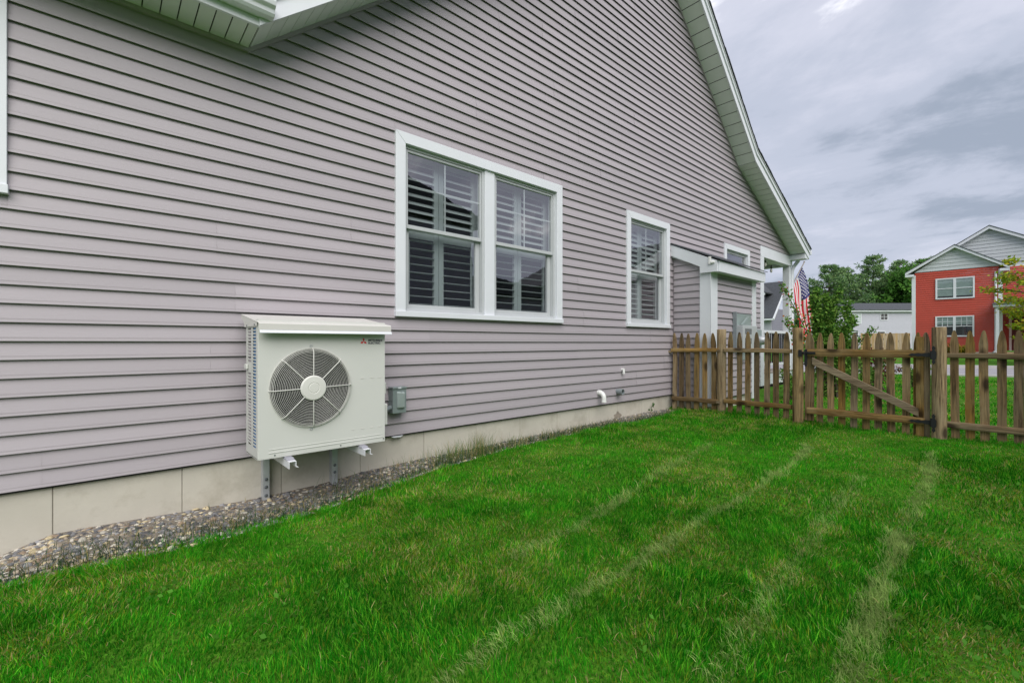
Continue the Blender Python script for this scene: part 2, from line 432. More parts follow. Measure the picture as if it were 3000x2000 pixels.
# ground colour: dark thatch and soil between the blades, lawn green farther off
def ground_mat():
    m, n, l, b = new_mat('lawn soil')
    v = coords(n, l)
    t = N(n, 'ShaderNodeTexNoise'); t.inputs['Scale'].default_value = 1.3; t.inputs['Detail'].default_value = 8; t.inputs['Roughness'].default_value = 0.7
    l.new(v, t.inputs['Vector'])
    r1 = n.new('ShaderNodeValToRGB'); l.new(t.outputs['Fac'], r1.inputs[0])
    r1.color_ramp.elements[0].position = 0.3; r1.color_ramp.elements[0].color = (0.040, 0.170, 0.008, 1)
    r1.color_ramp.elements[1].position = 0.72; r1.color_ramp.elements[1].color = (0.11, 0.26, 0.025, 1)
    t2 = N(n, 'ShaderNodeTexNoise'); t2.inputs['Scale'].default_value = 45; t2.inputs['Detail'].default_value = 4
    l.new(v, t2.inputs['Vector'])
    r2 = n.new('ShaderNodeValToRGB'); l.new(t2.outputs['Fac'], r2.inputs[0])
    r2.color_ramp.elements[0].position = 0.35; r2.color_ramp.elements[0].color = (0.55, 0.55, 0.5, 1)
    r2.color_ramp.elements[1].position = 0.7; r2.color_ramp.elements[1].color = (1.25, 1.2, 1.0, 1)
    mx = n.new('ShaderNodeMixRGB'); mx.blend_type = 'MULTIPLY'; mx.inputs[0].default_value = 1
    l.new(r1.outputs[0], mx.inputs[1]); l.new(r2.outputs[0], mx.inputs[2])
    l.new(mx.outputs[0], b.inputs['Base Color']); b.inputs['Roughness'].default_value = 0.95; b.inputs['Specular IOR Level'].default_value = 0.1
    bp = n.new('ShaderNodeBump'); bp.inputs['Strength'].default_value = 0.7; bp.inputs['Distance'].default_value = 0.03
    l.new(t2.outputs['Fac'], bp.inputs['Height']); l.new(bp.outputs[0], b.inputs['Normal'])
    return m
M['ground'] = ground_mat()

# ------------------------------------------------------------------ ground, road
def gz(x, y):
    x = np.asarray(x, float); y = np.asarray(y, float)
    z = np.interp(x, [-4, 0, 6.6, 16.5, 23.5, 36, 60, 900], [-0.05, 0.01, 0.165, 0.20, 0.20, 0.50, 0.6, 0.6])
    bump = (fbm(x*1.1, y*1.1, 5, 2) - 0.5) * 0.05 * (np.abs(x) < 14)
    z = z + bump
    near = np.clip((y + 0.7)/0.7, 0, 1) * ((x > -3) & (x < 6.6))
    wz = np.interp(x, [-3, -0.6, -0.2, 0.4, 0.9, 1.6, 2.1, 5.0, 6.6], [-0.09, -0.05, 0.02, 0.02, 0.01, 0.04, 0.06, 0.10, 0.11])
    return z*(1 - near) + wz*near
gxs = np.concatenate([[-900, -300, -100, -40, -20, -10, -6], np.arange(-4, 8.01, 0.2), np.arange(9, 30, 1.0), [32, 34, 36, 40, 50, 60, 100, 300, 900]])
gys = np.concatenate([[-900, -300, -100, -40, -20, -12], np.arange(-9, 1.01, 0.2), [2, 3, 5, 8, 12, 20, 40, 100, 300, 900]])
GX, GY = np.meshgrid(gxs, gys, indexing='ij')
GZ = gz(GX, GY)
nx, ny = len(gxs), len(gys)
idx = np.arange(nx*ny).reshape(nx, ny)
q = np.stack([idx[:-1, :-1], idx[1:, :-1], idx[1:, 1:], idx[:-1, 1:]], -1).reshape(-1, 4)
o = add('ground', np_mesh('ground', np.stack([GX, GY, GZ], -1).reshape(-1, 3), q.ravel(), np.full(len(q), 4), M['ground']))
tag(o, 'mown green lawn running to the street', None, None, 'structure')

ROAD_T = math.tan(R(22))            # street runs along +y, leaning back to the left
def road_pt(x0, y): return (x0 - (y + 1.0) * ROAD_T, y)
def strip(x0, x1, z, name, mat, thick=0.0):
    ys = np.linspace(-60, 90, 31); b = MB()
    for a, c in zip(ys[:-1], ys[1:]):
        p = [road_pt(x0, a), road_pt(x1, a), road_pt(x1, c), road_pt(x0, c)]
        if thick: b.hexa([(u, v, z - thick) for u, v in p], [(u, v, z) for u, v in p])
        else: b.quad(*[(u, v, z) for u, v in p])
    return b.build(name, mat, None)
tag(strip(18.0, 23.2, 0.215, 'road', M['asphalt']), 'pale grey asphalt street across the front', kind='structure')
k_ = strip(17.75, 18.0, 0.245, 'kerb', M['kerb'], 0.12); tag(k_, 'concrete kerb on the near side of the street', kind='structure')
k_ = strip(23.2, 23.45, 0.32, 'kerb', M['kerb'], 0.2); tag(k_, 'concrete kerb on the far side of the street', kind='structure')

# ------------------------------------------------------------------ the clapboard house
house = empty('house', (4, 0, 0.3), 'mauve clapboard house with white trim, steep gable and porch', 'house')
EXP, Z0 = 0.101, 0.36
PITCH_L, PITCH_R, PITCH_F = 0.845, 0.872, 0.447
EAVE_X, EAVE_Z = 0.745, 3.20          # left corner where the rake meets the eave
KINK_X, KINK_Z = 9.02, 4.51
PEAK_X = (KINK_Z + PITCH_R*KINK_X - EAVE_Z + PITCH_L*EAVE_X) / (PITCH_L + PITCH_R)
PEAK_Z = EAVE_Z + PITCH_L*(PEAK_X - EAVE_X)
END_X = 11.98; END_Z = KINK_Z - PITCH_F*(END_X - KINK_X)
def xl_at(z):
    return -3.0 if z <= EAVE_Z else EAVE_X + (z - EAVE_Z)/PITCH_L
def xr_at(z):
    if z >= KINK_Z: return KINK_X + (KINK_Z - z)/PITCH_R
    if z >= 3.175: return KINK_X + (KINK_Z - z)/PITCH_F
    return 10.15
WIN1 = (1.868, 4.005, 1.388, 2.996)
WIN2 = (5.325, 6.465, 1.382, 2.976)
WIN3 = (8.402, 9.560, 2.30, 2.973)
WIN0 = (-2.2, -0.387, 1.95, 3.05)
BUMP = (6.600, 8.262, -1, 2.50)       # where the utility bay covers the wall
wall_backing = MB()

def board_mesh(a0, b0, a1, b1, z0, z1, dz=0.0, do=0.0):
    """one lapped vinyl course between s=a..b; outward is -y in local space"""
    prof = [(-0.001, z1 + 0.010, 1), (0.0190 + do, z0 + 0.0015 + dz, 0), (0.0182 + do, z0 + dz, 0), (0.0164 + do, z0 + dz, 0), (0.0164 + do, z0 + 0.022, 0), (-0.002, z0 + 0.022, 0)]
    b = MB(); n = len(prof)
    L = [((a1 if t else a0), -o_, zz) for o_, zz, t in prof]
    Rr = [((b1 if t else b0), -o_, zz) for o_, zz, t in prof]
    b._a(L + Rr, [(i, i+1, n+i+1, n+i) for i in range(n-1)] + [tuple(range(n))[::-1], tuple(range(n, 2*n))])
    return b
def lay_siding(parent, zs, lfun, rfun, openings, joints, loc=(0,0,0), rotz=0, backing=None, mat=None, seed=1, length=3.75):
    rnd = random.Random(seed)
    mat = mat or M['siding']
    cur = None
    for k, (z0, z1) in enumerate(zip(zs[:-1], zs[1:])):
        if k % 2 == 0 or cur is None:
            off = rnd.uniform(0.3, length)
            if cur is not None and abs(off - cur) < 0.6: off = (off + 1.5) % length
            cur = off
        a0, a1, b0, b1 = lfun(z0), lfun(z1), rfun(z0), rfun(z1)
        if b0 - a0 < 0.02: continue
        segs = [(a0, b0, a1, b1, z0, z1)]
        for (oa, ob, za, zb) in openings:
            out = []
            for (p0, q0, p1, q1, y0, y1) in segs:
                if y1 <= za + 1e-4 or y0 >= zb - 1e-4 or q0 <= oa or p0 >= ob:
                    out.append((p0, q0, p1, q1, y0, y1)); continue
                if p0 < oa: out.append((p0, oa, p1, oa, y0, y1))
                if q0 > ob: out.append((ob, q0, ob, q1, y0, y1))
                if y0 < za - 0.004: out.append((max(p0, oa), min(q0, ob), max(p1, oa), min(q1, ob), y0, za))
                if y1 > zb + 0.004: out.append((max(p0, oa), min(q0, ob), max(p1, oa), min(q1, ob), zb, y1))
            segs = out
        cuts = [c for c in (cur - length*2, cur - length, cur, cur + length, cur + 2*length, cur + 3*length)]
        for (p0, q0, p1, q1, y0, y1) in segs:
            if backing is not None: backing.quad((p0, 0.012, y0), (q0, 0.012, y0), (q1, 0.012, y1), (p1, 0.012, y1))
            xs = [c for c in cuts if max(p0, p1) + 0.15 < c < min(q0, q1) - 0.15] if joints else []
            ed = [None] + xs + [None]
            for i in range(len(ed) - 1):
                l0, l1 = (p0, p1) if ed[i] is None else (ed[i], ed[i])
                r0, r1 = (q0, q1) if ed[i+1] is None else (ed[i+1] + 0.02, ed[i+1] + 0.02)
                do = 0.0016 * (i % 2)
                me = board_mesh(l0, r0, l1, r1, y0, y1, rnd.uniform(-0.0012, 0.0012), do).mesh('siding_board', mat)
                add('siding_board', me, parent, loc, (0, 0, rotz))

wall = empty('wall', (4, 0, 0.36), parent=house)
zs = []
z = Z0
while z < PEAK_Z - 0.02:
    zs.append(z); z += EXP
zs.append(min(z, PEAK_Z))
# the siding stops at the eave on the left side (course crossing the eave is trimmed by the frieze strip)
lay_siding(wall, zs, lambda z: -2.6 if z < EAVE_Z - 0.005 else EAVE_X - 0.03 + (max(z, EAVE_Z) - EAVE_Z)/PITCH_L, xr_at,
           [WIN0, WIN1, WIN2, WIN3, BUMP], True, backing=wall_backing, seed=23)
wall_backing.build('sheathing', M['dark'], wall)
# starter strip under the first course
MB().box(-2.6, 6.6, -0.004, 0.02, Z0 - 0.012, Z0 + 0.004).build('starter_strip', M['dark'], wall)
MB().box(6.602, 6.635, -0.030, 0.0, 0.352, 2.50).build('corner_channel', M['trim_mauve'], wall)

# foundation poured in 0.6 m forms
fnd = empty('foundation', (3, 0.03, -0.3), parent=house)
seams = [-0.218 - 0.598*k for k in range(5, 0, -1)] + [-0.218, 0.376, 0.972, 1.573, 2.175, 2.775, 3.372, 3.970, 4.568, 5.170, 5.764, 6.36, 6.63]
for i, (a, b_) in enumerate(zip(seams[:-1], seams[1:])):
    MB().box(a + 0.0015, b_ - 0.0015, 0.016 + 0.0012*((i*7) % 3), 0.25, -0.35, 0.352).build('foundation_section', M['concrete'], fnd, bevel=0.003, seg=1)
MB().box(seams[0], 6.62, 0.024, 0.24, -0.34, 0.349).build('seam_mortar', simple('seam joint', (0.22, 0.20, 0.17)), fnd)  # darker joint tone showing in the narrow gaps between sections
# damp splash stain low on the concrete
stv = [(5.17 + (0.085 + 0.018*math.sin(5*t) + 0.012*math.cos(9*t))*math.cos(t)*(1.0 - 0.6*math.sin(t)), 0.0145, 0.165 + (0.07 + 0.012*math.sin(7*t))*math.sin(t)) for t in np.linspace(0, 2*math.pi, 44)[:-1]]
MB().poly(stv).build('splash_stain', M['stain'], fnd)

# --- windows
def window(name_label, ext, mull, sash_split, muntins, parent, hide_low=False, shutter_label=None, cat='shutter', lv=0.0):
    x0, x1, z0, z1 = ext
    w = empty('window', ((x0+x1)/2, 0, z0), parent=parent)
    if name_label: w['label'] = name_label
    cw = 0.094
    yo, yi = -0.036, 0.03
    MB().prism([(x0, z1), (x1, z1), (x1-cw, z1-cw), (x0+cw, z1-cw)], 'y', yo, yi).build('head_casing', M['white'], w, bevel=0.002)
    MB().prism([(x0, z0), (x0+cw, z0), (x0+cw, z1-cw-0.001), (x0, z1-0.001)], 'y', yo+0.001, yi).build('side_casing', M['white'], w, bevel=0.002)
    MB().prism([(x1, z0), (x1-cw, z0), (x1-cw, z1-cw-0.001), (x1, z1-0.001)], 'y', yo+0.001, yi).build('side_casing', M['white'], w, bevel=0.002)
    MB().box(x0-0.006, x1+0.006, yo-0.012, yi, z0-0.002, z0+0.046).build('sill', M['white'], w, bevel=0.003)
    ix0, ix1, iz0, iz1 = x0+cw, x1-cw, z0+0.046, z1-cw
    # openings side by side
    if mull: spans = [(ix0, mull[0]), (mull[1], ix1)]
    else: spans = [(ix0, ix1)]
    if mull: MB().box(mull[0], mull[1], -0.014, yi, iz0, iz1).build('mullion', M['white'], w, bevel=0.003)
    for (a, b_) in spans:
        fr = MB()
        t = 0.026
        fr.box(a, a+t, 0.0, 0.09, iz0, iz1); fr.box(b_-t, b_, 0.0, 0.09, iz0, iz1)
        fr.box(a+t, b_-t, 0.001, 0.089, iz1-t, iz1); fr.box(a+t, b_-t, 0.001, 0.089, iz0, iz0+t)
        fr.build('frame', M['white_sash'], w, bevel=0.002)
        a2, b2, c0, c1 = a+t+0.002, b_-t-0.002, iz0+t+0.002, iz1-t-0.002
        zm = sash_split
        s = 0.030
        def sash(q0, q1, y0, y1, top, bot, sw):
            sh = MB()
            sh.box(a2, a2+sw, y0, y1, q0, q1); sh.box(b2-sw, b2, y0, y1, q0, q1)
            sh.box(a2+sw, b2-sw, y0+0.001, y1-0.001, q1-top, q1); sh.box(a2+sw, b2-sw, y0+0.001, y1-0.001, q0, q0+bot)
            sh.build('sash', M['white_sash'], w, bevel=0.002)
            g = MB().quad((a2+sw-0.003, (y0+y1)/2, q0+bot-0.003), (b2-sw+0.003, (y0+y1)/2, q0+bot-0.003), (b2-sw+0.003, (y0+y1)/2, q1-top+0.003), (a2+sw-0.003, (y0+y1)/2, q1-top+0.003))
            g.build('pane', M['glass'], w, norm=False)
            return (a2+sw, b2-sw, q0+bot, q1-top, (y0+y1)/2)
        if zm:
            sash(c0, zm+0.016, 0.048, 0.078, 0.030, 0.042, 0.046)
            u0, u1, v0, v1, yy = sash(zm-0.018, c1, 0.010, 0.044, 0.022, 0.034, 0.018)
        else:
            u0, u1, v0, v1, yy = sash(c0, c1, 0.010, 0.044, 0.024, 0.024, 0.022)
        if muntins:
            xm, zmm = (u0+u1)/2, v0 + (v1-v0)*0.55
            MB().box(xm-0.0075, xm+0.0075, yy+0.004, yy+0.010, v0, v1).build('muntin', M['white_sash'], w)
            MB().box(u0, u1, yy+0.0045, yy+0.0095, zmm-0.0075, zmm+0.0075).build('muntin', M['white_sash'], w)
        if shutter_label:
            lab = shutter_label.pop(0)
            sh = empty('plantation_shutter', ((a+b_)/2, 0.14, iz0), lab, 'shutter', 'plantation shutters behind the windows')
            y = 0.155
            mid = (a+b_)/2 - 0.0
            MB().box(a-0.02, a+0.055, y-0.016, y+0.016, iz0-0.02, iz1+0.03).build('stile', M['shutter'], sh, bevel=0.003)
            MB().box(b_-0.055, b_+0.02, y-0.016, y+0.016, iz0-0.02, iz1+0.03).build('stile', M['shutter'], sh, bevel=0.003)
            MB().box(mid-0.056, mid-0.002, y-0.016, y+0.016, iz0-0.02, iz1+0.03).build('stile', M['shutter'], sh, bevel=0.003)
            MB().box(mid+0.002, mid+0.056, y-0.016, y+0.016, iz0-0.02, iz1+0.03).build('stile', M['shutter'], sh, bevel=0.003)
            zmid = (sash_split or (iz0+iz1)/2) - 0.03
            for zz in (iz0-0.02, zmid-0.035, iz1-0.05):
                MB().box(a+0.055, mid-0.056, y-0.014, y+0.014, zz, zz+0.075).build('rail', M['shutter'], sh, bevel=0.002)
                MB().box(mid+0.056, b_-0.055, y-0.014, y+0.014, zz, zz+0.075).build('rail', M['shutter'], sh, bevel=0.002)
            for (p, q_) in ((a+0.057, mid-0.058), (mid+0.058, b_-0.057)):
                prof = [(0.041*math.cos(t), 0.006*math.sin(t)) for t in np.linspace(0, 2*math.pi, 13)[:-1]]
                me = MB().prism(prof, 'x', -(q_-p)/2, (q_-p)/2).mesh('louver', M['shutter'], True, angle=50)
                for (lo, hi, tl) in ((iz0+0.085, zmid-0.055, 4), (zmid+0.075, iz1-0.075, 38)):
                    nl = int((hi-lo)/0.070)
                    for k in range(nl+1):
                        add('louver', me, sh, ((p+q_)/2, y, lo + (hi-lo)*k/nl), (R(tl + lv + random.uniform(-2, 2)), 0, 0))
                MB().box(q_-0.035 if p > mid else p+0.05, q_-0.027 if p > mid else p+0.058, y-0.052, y-0.044, iz0+0.10, zmid-0.06).build('tilt_rod', M['shutter'], sh)
    # dim room box behind the opening
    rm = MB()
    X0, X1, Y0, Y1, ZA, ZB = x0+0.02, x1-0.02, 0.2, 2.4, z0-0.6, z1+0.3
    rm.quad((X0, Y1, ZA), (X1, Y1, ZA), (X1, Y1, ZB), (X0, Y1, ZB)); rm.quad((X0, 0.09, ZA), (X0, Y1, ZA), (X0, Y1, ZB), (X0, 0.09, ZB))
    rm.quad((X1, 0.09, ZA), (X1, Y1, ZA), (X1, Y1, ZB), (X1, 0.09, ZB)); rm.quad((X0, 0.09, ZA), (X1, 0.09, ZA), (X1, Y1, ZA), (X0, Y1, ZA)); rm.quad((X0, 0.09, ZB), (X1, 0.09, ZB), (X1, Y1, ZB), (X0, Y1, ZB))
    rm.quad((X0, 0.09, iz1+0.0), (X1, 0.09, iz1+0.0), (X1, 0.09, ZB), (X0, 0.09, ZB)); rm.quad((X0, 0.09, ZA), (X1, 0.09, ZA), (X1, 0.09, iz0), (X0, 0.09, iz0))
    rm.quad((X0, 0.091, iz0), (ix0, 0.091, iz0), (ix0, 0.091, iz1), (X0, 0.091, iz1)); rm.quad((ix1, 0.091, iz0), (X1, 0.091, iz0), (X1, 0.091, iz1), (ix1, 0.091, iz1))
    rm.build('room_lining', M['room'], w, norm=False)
    return w
window('white twin window with two double hung sashes side by side', WIN1, (2.862, 2.987), 2.192, True, house,
       shutter_label=['white plantation shutters behind the nearer sash of the twin window', 'white plantation shutters behind the farther sash of the twin window'])
window('single double hung window next to the utility bay', WIN2, None, 2.172, True, house,
       shutter_label=['white plantation shutters inside the single window beside the utility bay'], lv=14)
window('low wide window above the utility bay roof', WIN3, None, None, False, house)
window('window at the house edge with only its white casing in view', WIN0, None, None, False, house)

# --- eave on the left, with gutter
OV = 0.31
eave = empty('eave', (0, -0.15, 3.2), parent=house)
sz = 3.214
gap = 0.007
x = -2.6
bw = 0.0868
me = MB().box(-bw/2+gap/2, bw/2-gap/2, -OV/2+0.004, OV/2-0.018, 0, 0.008).mesh('soffit_board', M['soffit'])
xx = EAVE_X - 0.055 - bw/2
while xx > -2.6:
    add('soffit_board', me, eave, (xx, -OV/2, sz)); xx -= bw
MB().box(-2.6, EAVE_X-0.01, -OV, -0.002, sz+0.012, sz+0.03).build('soffit_backing', M['dark'], eave)
MB().box(-2.6, EAVE_X, -0.030, -0.001, sz-0.026, sz+0.012).build('frieze_strip', M['trim_mauve'], eave)
MB().box(EAVE_X-0.052, EAVE_X+0.0, -OV+0.002, -0.0, sz-0.001, sz+0.010).build('corner_strip', M['soffit'], eave)
MB().box(-2.6, EAVE_X+0.012, -OV-0.022, -OV, sz-0.006, sz+0.17).build('fascia', M['white'], eave, bevel=0.002)
# ogee gutter
gut = [(-OV-0.024, 0.045), (-OV-0.085, 0.045), (-OV-0.10, 0.062), (-OV-0.105, 0.085), (-OV-0.128, 0.10), (-OV-0.135, 0.125), (-OV-0.135, 0.152), (-OV-0.122, 0.152), (-OV-0.122, 0.145), (-OV-0.024, 0.145)]
MB().prism([(a, sz+b_) for a, b_ in gut], 'x', -2.6, EAVE_X+0.075).build('gutter', M['white'], eave, bevel=0.003)
MB().prism([(-0.33, 3.39), (-0.44, 3.37), (4.5, 7.2), (4.5, 7.32)], 'x', -3.2, 0.55).build('eave_roof', M['shingle'], eave)

# --- rakes: sloped soffit boards, fascia, trim, shingle edge
rakeL = empty('rake', (3, -0.2, 5), parent=house); rakeR = empty('rake', (9, -0.2, 5), parent=house)
RV = 0.325
def slope_piece(mb, xa, xb, f, y0, y1, h0, h1):
    """prism following a rake line z=f(x), from f+h0 to f+h1, between xa and xb"""
    mb.prism([(xa, f(xa)+h0), (xb, f(xb)+h0), (xb, f(xb)+h1), (xa, f(xa)+h1)], 'y', y0, y1)
def rake_soffit(parent, xa, xb, f, pitch, along, g):
    L = abs(xb - xa) * math.sqrt(1 + pitch*pitch); n = max(1, int(L/along)); st = L/n
    me = MB().box(-st/2+g/2, st/2-g/2, -RV/2+0.003, RV/2-0.018, 0, 0.008).mesh('soffit_board', M['soffit'])
    ang = math.atan2(f(xb)-f(xa), xb-xa)
    for k in range(n):
        t = (k+0.5)/n; px = xa + (xb-xa)*t
        add('soffit_board', me, parent, (px, -RV/2, f(px)), (0, -ang, 0))
fL = lambda x: EAVE_Z + 0.012 + PITCH_L*(x-EAVE_X)
fR1 = lambda x: KINK_Z + 0.012 + PITCH_R*(KINK_X-x)
fR2 = lambda x: KINK_Z + 0.012 - PITCH_F*(x-KINK_X)
rake_soffit(rakeL, EAVE_X+0.012, 3.2, fL, PITCH_L, 0.112, 0.005)
b = MB(); slope_piece(b, 3.2, PEAK_X, fL, -RV, -0.002, 0, 0.012); b.build('soffit_panel', M['soffit'], rakeL)
rake_soffit(rakeR, 5.9, KINK_X, fR1, PITCH_R, 0.205, 0.012)
rake_soffit(rakeR, KINK_X, END_X-0.02, fR2, PITCH_F, 0.155, 0.010)
b = MB(); slope_piece(b, EAVE_X, PEAK_X, fL, -RV, -0.002, 0.012, 0.03); b.build('soffit_backing', M['dark'], rakeL)
b = MB(); slope_piece(b, PEAK_X, KINK_X, fR1, -RV, -0.002, 0.012, 0.03); slope_piece(b, KINK_X, END_X, fR2, -RV, -0.002, 0.012, 0.03); b.build('soffit_backing', M['dark'], rakeR)
b = MB(); slope_piece(b, EAVE_X, PEAK_X, fL, -0.030, -0.001, -0.032, 0.010); b.build('frieze_strip', M['trim_mauve'], rakeL)
b = MB(); slope_piece(b, PEAK_X, KINK_X, fR1, -0.028, -0.001, -0.024, 0.010); slope_piece(b, KINK_X, END_X, fR2, -0.028, -0.001, -0.024, 0.010); b.build('frieze_strip', M['trim_mauve'], rakeR)
def fascia(parent, segs, ext):
    for nm, y0, y1, h0, h1, mt in (('fascia_board', -RV-0.020, -RV, -0.008, 0.125, 'white'), ('fascia_trim', -RV-0.040, -RV-0.001, 0.127, 0.185, 'white'), ('drip_edge', -RV-0.052, -RV, 0.187, 0.206, 'white')):
        b = MB()
        for xa, xb, f in segs: slope_piece(b, xa, xb, f, y0, y1, h0, h1)
        b.build(nm, M[mt], parent)
    b = MB()
    for xa, xb, f in segs:
        n = max(1, int(abs(xb-xa)/0.11))
        for k in range(n):
            p, q_ = xa+(xb-xa)*k/n, xa+(xb-xa)*(k+1)/n
            j = random.uniform(0.0, 0.008)
            z0_, z1_ = f(p)+0.208, f(q_)+0.208
            b.prism([(p, z0_), (q_, z1_), (q_, z1_+0.012), (p, z0_+0.020)] if z1_ < z0_ else [(p, z0_), (q_, z1_), (q_, z1_+0.020), (p, z0_+0.012)], 'y', -RV-0.066-j, 0.3)
    b.build('shingle_edge', M['shingle'], parent)
fascia(rakeL, [(EAVE_X-0.0, PEAK_X, fL)], 0)
fascia(rakeR, [(PEAK_X, KINK_X, fR1), (KINK_X, END_X+0.22, fR2)], 0)
# boxed return at the foot of the right rake, gutter end and downspout
MB().prism([(11.955, 3.085), (12.20, 3.085), (12.20, fR2(12.20)+0.12), (11.955, fR2(11.955)-0.012)], 'y', -RV-0.006, 0.03).build('eave_return', M['white'], rakeR, bevel=0.003)
MB().prism([(12.205, 3.20), (12.28, 3.20), (12.31, 3.24), (12.315, 3.30), (12.205, 3.30)], 'y', -RV-0.045, 9.0).build('gutter', M['white'], rakeR, bevel=0.003)
# roof slabs
b = MB()
b.prism([(EAVE_X-0.3, EAVE_Z-0.03), (PEAK_X, PEAK_Z+0.23), (PEAK_X, PEAK_Z+0.10), (EAVE_X-0.3, EAVE_Z-0.12)], 'y', 0.31, 9.0)
b.prism([(PEAK_X, PEAK_Z+0.23), (KINK_X, KINK_Z+0.235), (KINK_X, KINK_Z+0.10), (PEAK_X, PEAK_Z+0.10)], 'y', 0.31, 9.0)
b.prism([(KINK_X, KINK_Z+0.235), (12.25, fR2(12.25)+0.22), (12.25, fR2(12.25)+0.08), (KINK_X, KINK_Z+0.10)], 'y', 0.31, 9.0)
b.build('roof', M['shingle'], house)

# --- utility bay (bump-out) in front of the wall
bay = empty('utility_bay', (7.4, -0.3, 0.2), parent=house)
bx0, bx1, by = 6.600, 8.262, -0.594
bzs = [Z0 - 0.04 + EXP*k for k in range(23)]
# side wall facing the lawn fence (towards -x): local x runs along -y
def side_top(y): return 2.52 - 0.52*abs(y)
lay_siding(bay, [v for v in bzs if v < 2.53], lambda z: 0.03, lambda z: min(0.455, max(0.0, (2.52 - z)/0.52)), [], False, (bx0, 0, 0), R(-90), seed=5)
lay_siding(bay, [v for v in bzs if v < 2.25], lambda z: bx0 + 0.19, lambda z: bx1 - 0.15, [], False, (0, by, 0), 0, seed=6)
MB().box(bx0+0.012, bx1-0.012, by+0.012, -0.0, 0.30, 2.2).build('bay_core', M['dark'], bay)
MB().box(bx0+0.03, bx1-0.03, by+0.03, 0.0, -0.2, 0.31).build('bay_base', M['concrete'], bay)
MB().box(bx0-0.020, bx0+0.195, by-0.020, by+0.001, 0.22, 2.19).build('corner_board', M['white'], bay, bevel=0.002)
MB().box(bx0-0.022, bx0+0.0, by-0.018, by+0.150, 0.22, 2.19).build('corner_board', M['white'], bay, bevel=0.002)
MB().box(bx1-0.155, bx1+0.018, by-0.020, by+0.001, 0.22, 2.19).build('corner_board', M['white'], bay, bevel=0.002)
MB().box(bx1, bx1+0.018, by-0.018, -0.02, 0.22, 2.19).build('corner_board', M['white'], bay)
MB().prism([(0.0, 2.505), (0.0, 2.675), (-0.725, 2.335), (-0.725, 2.178), (-0.47, 2.178), (-0.47, 2.275)], 'x', bx0-0.075, bx0-0.046).build('rake_fascia', M['white'], bay, bevel=0.002)
MB().prism([(0.0, 2.675), (-0.725, 2.335), (-0.725, 2.180), (0.0, 2.48)], 'x', bx0-0.045, bx0+0.02).build('rake_soffit', M['white'], bay)
MB().box(bx0-0.046, bx1+0.06, -0.745, -0.722, 2.178, 2.335).build('front_fascia', M['white'], bay, bevel=0.002)
MB().box(bx0-0.04, bx1+0.055, -0.721, by, 2.182, 2.198).build('soffit', M['white'], bay)
MB().prism([(0.0, 2.475), (0.0, 2.675), (-0.72, 2.335), (-0.72, 2.2)], 'x', bx1+0.02, bx1+0.058).build('rake_fascia', M['white'], bay)
MB().prism([(0.0, 2.682), (0.0, 2.705), (-0.775, 2.350), (-0.775, 2.338)], 'x', bx0-0.085, bx1+0.075).build('bay_roof', M['shingle'], bay)
MB().box(6.535, 6.552, -0.012, 0.0, 2.44, 2.74).build('flashing', M['trim_mauve'], bay)

# --- porch
porch = empty('porch', (11.2, 1, 0.3), parent=house)
MB().box(10.152, 10.335, -0.022, 0.10, 0.25, 2.951).build('corner_board', M['white'], porch, bevel=0.002)
MB().box(10.152, 12.105, -0.024, 0.14, 2.952, 3.174).build('beam', M['white'], porch, bevel=0.003)
MB().box(11.955, 12.095, -0.004, 0.135, 0.25, 2.951).build('porch_post', M['white'], porch, bevel=0.004)
MB().box(11.955, 12.095, 4.40, 4.54, 0.25, 2.951).build('porch_post', M['white'], porch, bevel=0.004)
MB().box(10.36, 12.105, 4.40, 4.54, 2.955, 3.174).build('beam', M['white'], porch)
MB().box(11.96, 12.10, 0.141, 4.399, 2.953, 3.16).build('beam', M['white'], porch)
MB().box(10.337, 11.95, 0.15, 6.0, 3.02, 3.05).build('ceiling', M['soffit'], porch)
MB().box(10.29, 10.33, 0.101, 9.0, 0.2, 3.4).build('front_wall', M['siding'], porch)
for k in range(12):
    MB().box(10.34 + k*0.147, 10.34 + k*0.147 + 0.142, -0.02, 6.0, 0.50, 0.53).build('deck_board', M['deck'], porch)
for k in range(3):
    MB().box(10.345, 11.95, -0.012 - 0.001*k, 0.01, 0.262 + 0.078*k, 0.262 + 0.078*k + 0.076).build('skirt_board', M['white'], porch, bevel=0.002)
MB().box(10.34, 12.09, 0.03, 0.05, 0.1, 0.49).build('crawl_backing', M['black'], porch)
rail = empty('railing', (11.1, 0.05, 0.6), parent=house)
MB().box(10.336, 11.954, 0.03, 0.085, 1.365, 1.425).build('top_rail', M['white'], rail, bevel=0.004)
MB().box(10.336, 11.954, 0.035, 0.08, 0.655, 0.705).build('bottom_rail', M['white'], rail, bevel=0.004)
me = MB().box(-0.009, 0.009, -0.009, 0.009, 0, 0.662).mesh('baluster', M['iron'])
for k in range(15): add('baluster', me, rail, (10.42 + k*0.105, 0.057, 0.704))
rail2 = empty('railing', (12.02, 2.3, 0.6), parent=house)
MB().box(11.99, 12.05, 0.137, 4.399, 1.365, 1.425).build('top_rail', M['white'], rail2); MB().box(12.0, 12.045, 0.137, 4.399, 0.655, 0.705).build('bottom_rail', M['white'], rail2)
for k in range(36): add('baluster', me, rail2, (12.02, 0.25 + k*0.115, 0.704))
# downspout
dsp = [(12.215, -0.12, 3.20), (12.215, -0.11, 3.08), (12.175, -0.03, 2.95), (12.145, -0.002, 2.84), (12.145, -0.002, 0.35), (12.16, -0.10, 0.25)]
MB().tube(dsp, 0.042, 10).build('downspout', M['white'], porch, smooth=True)

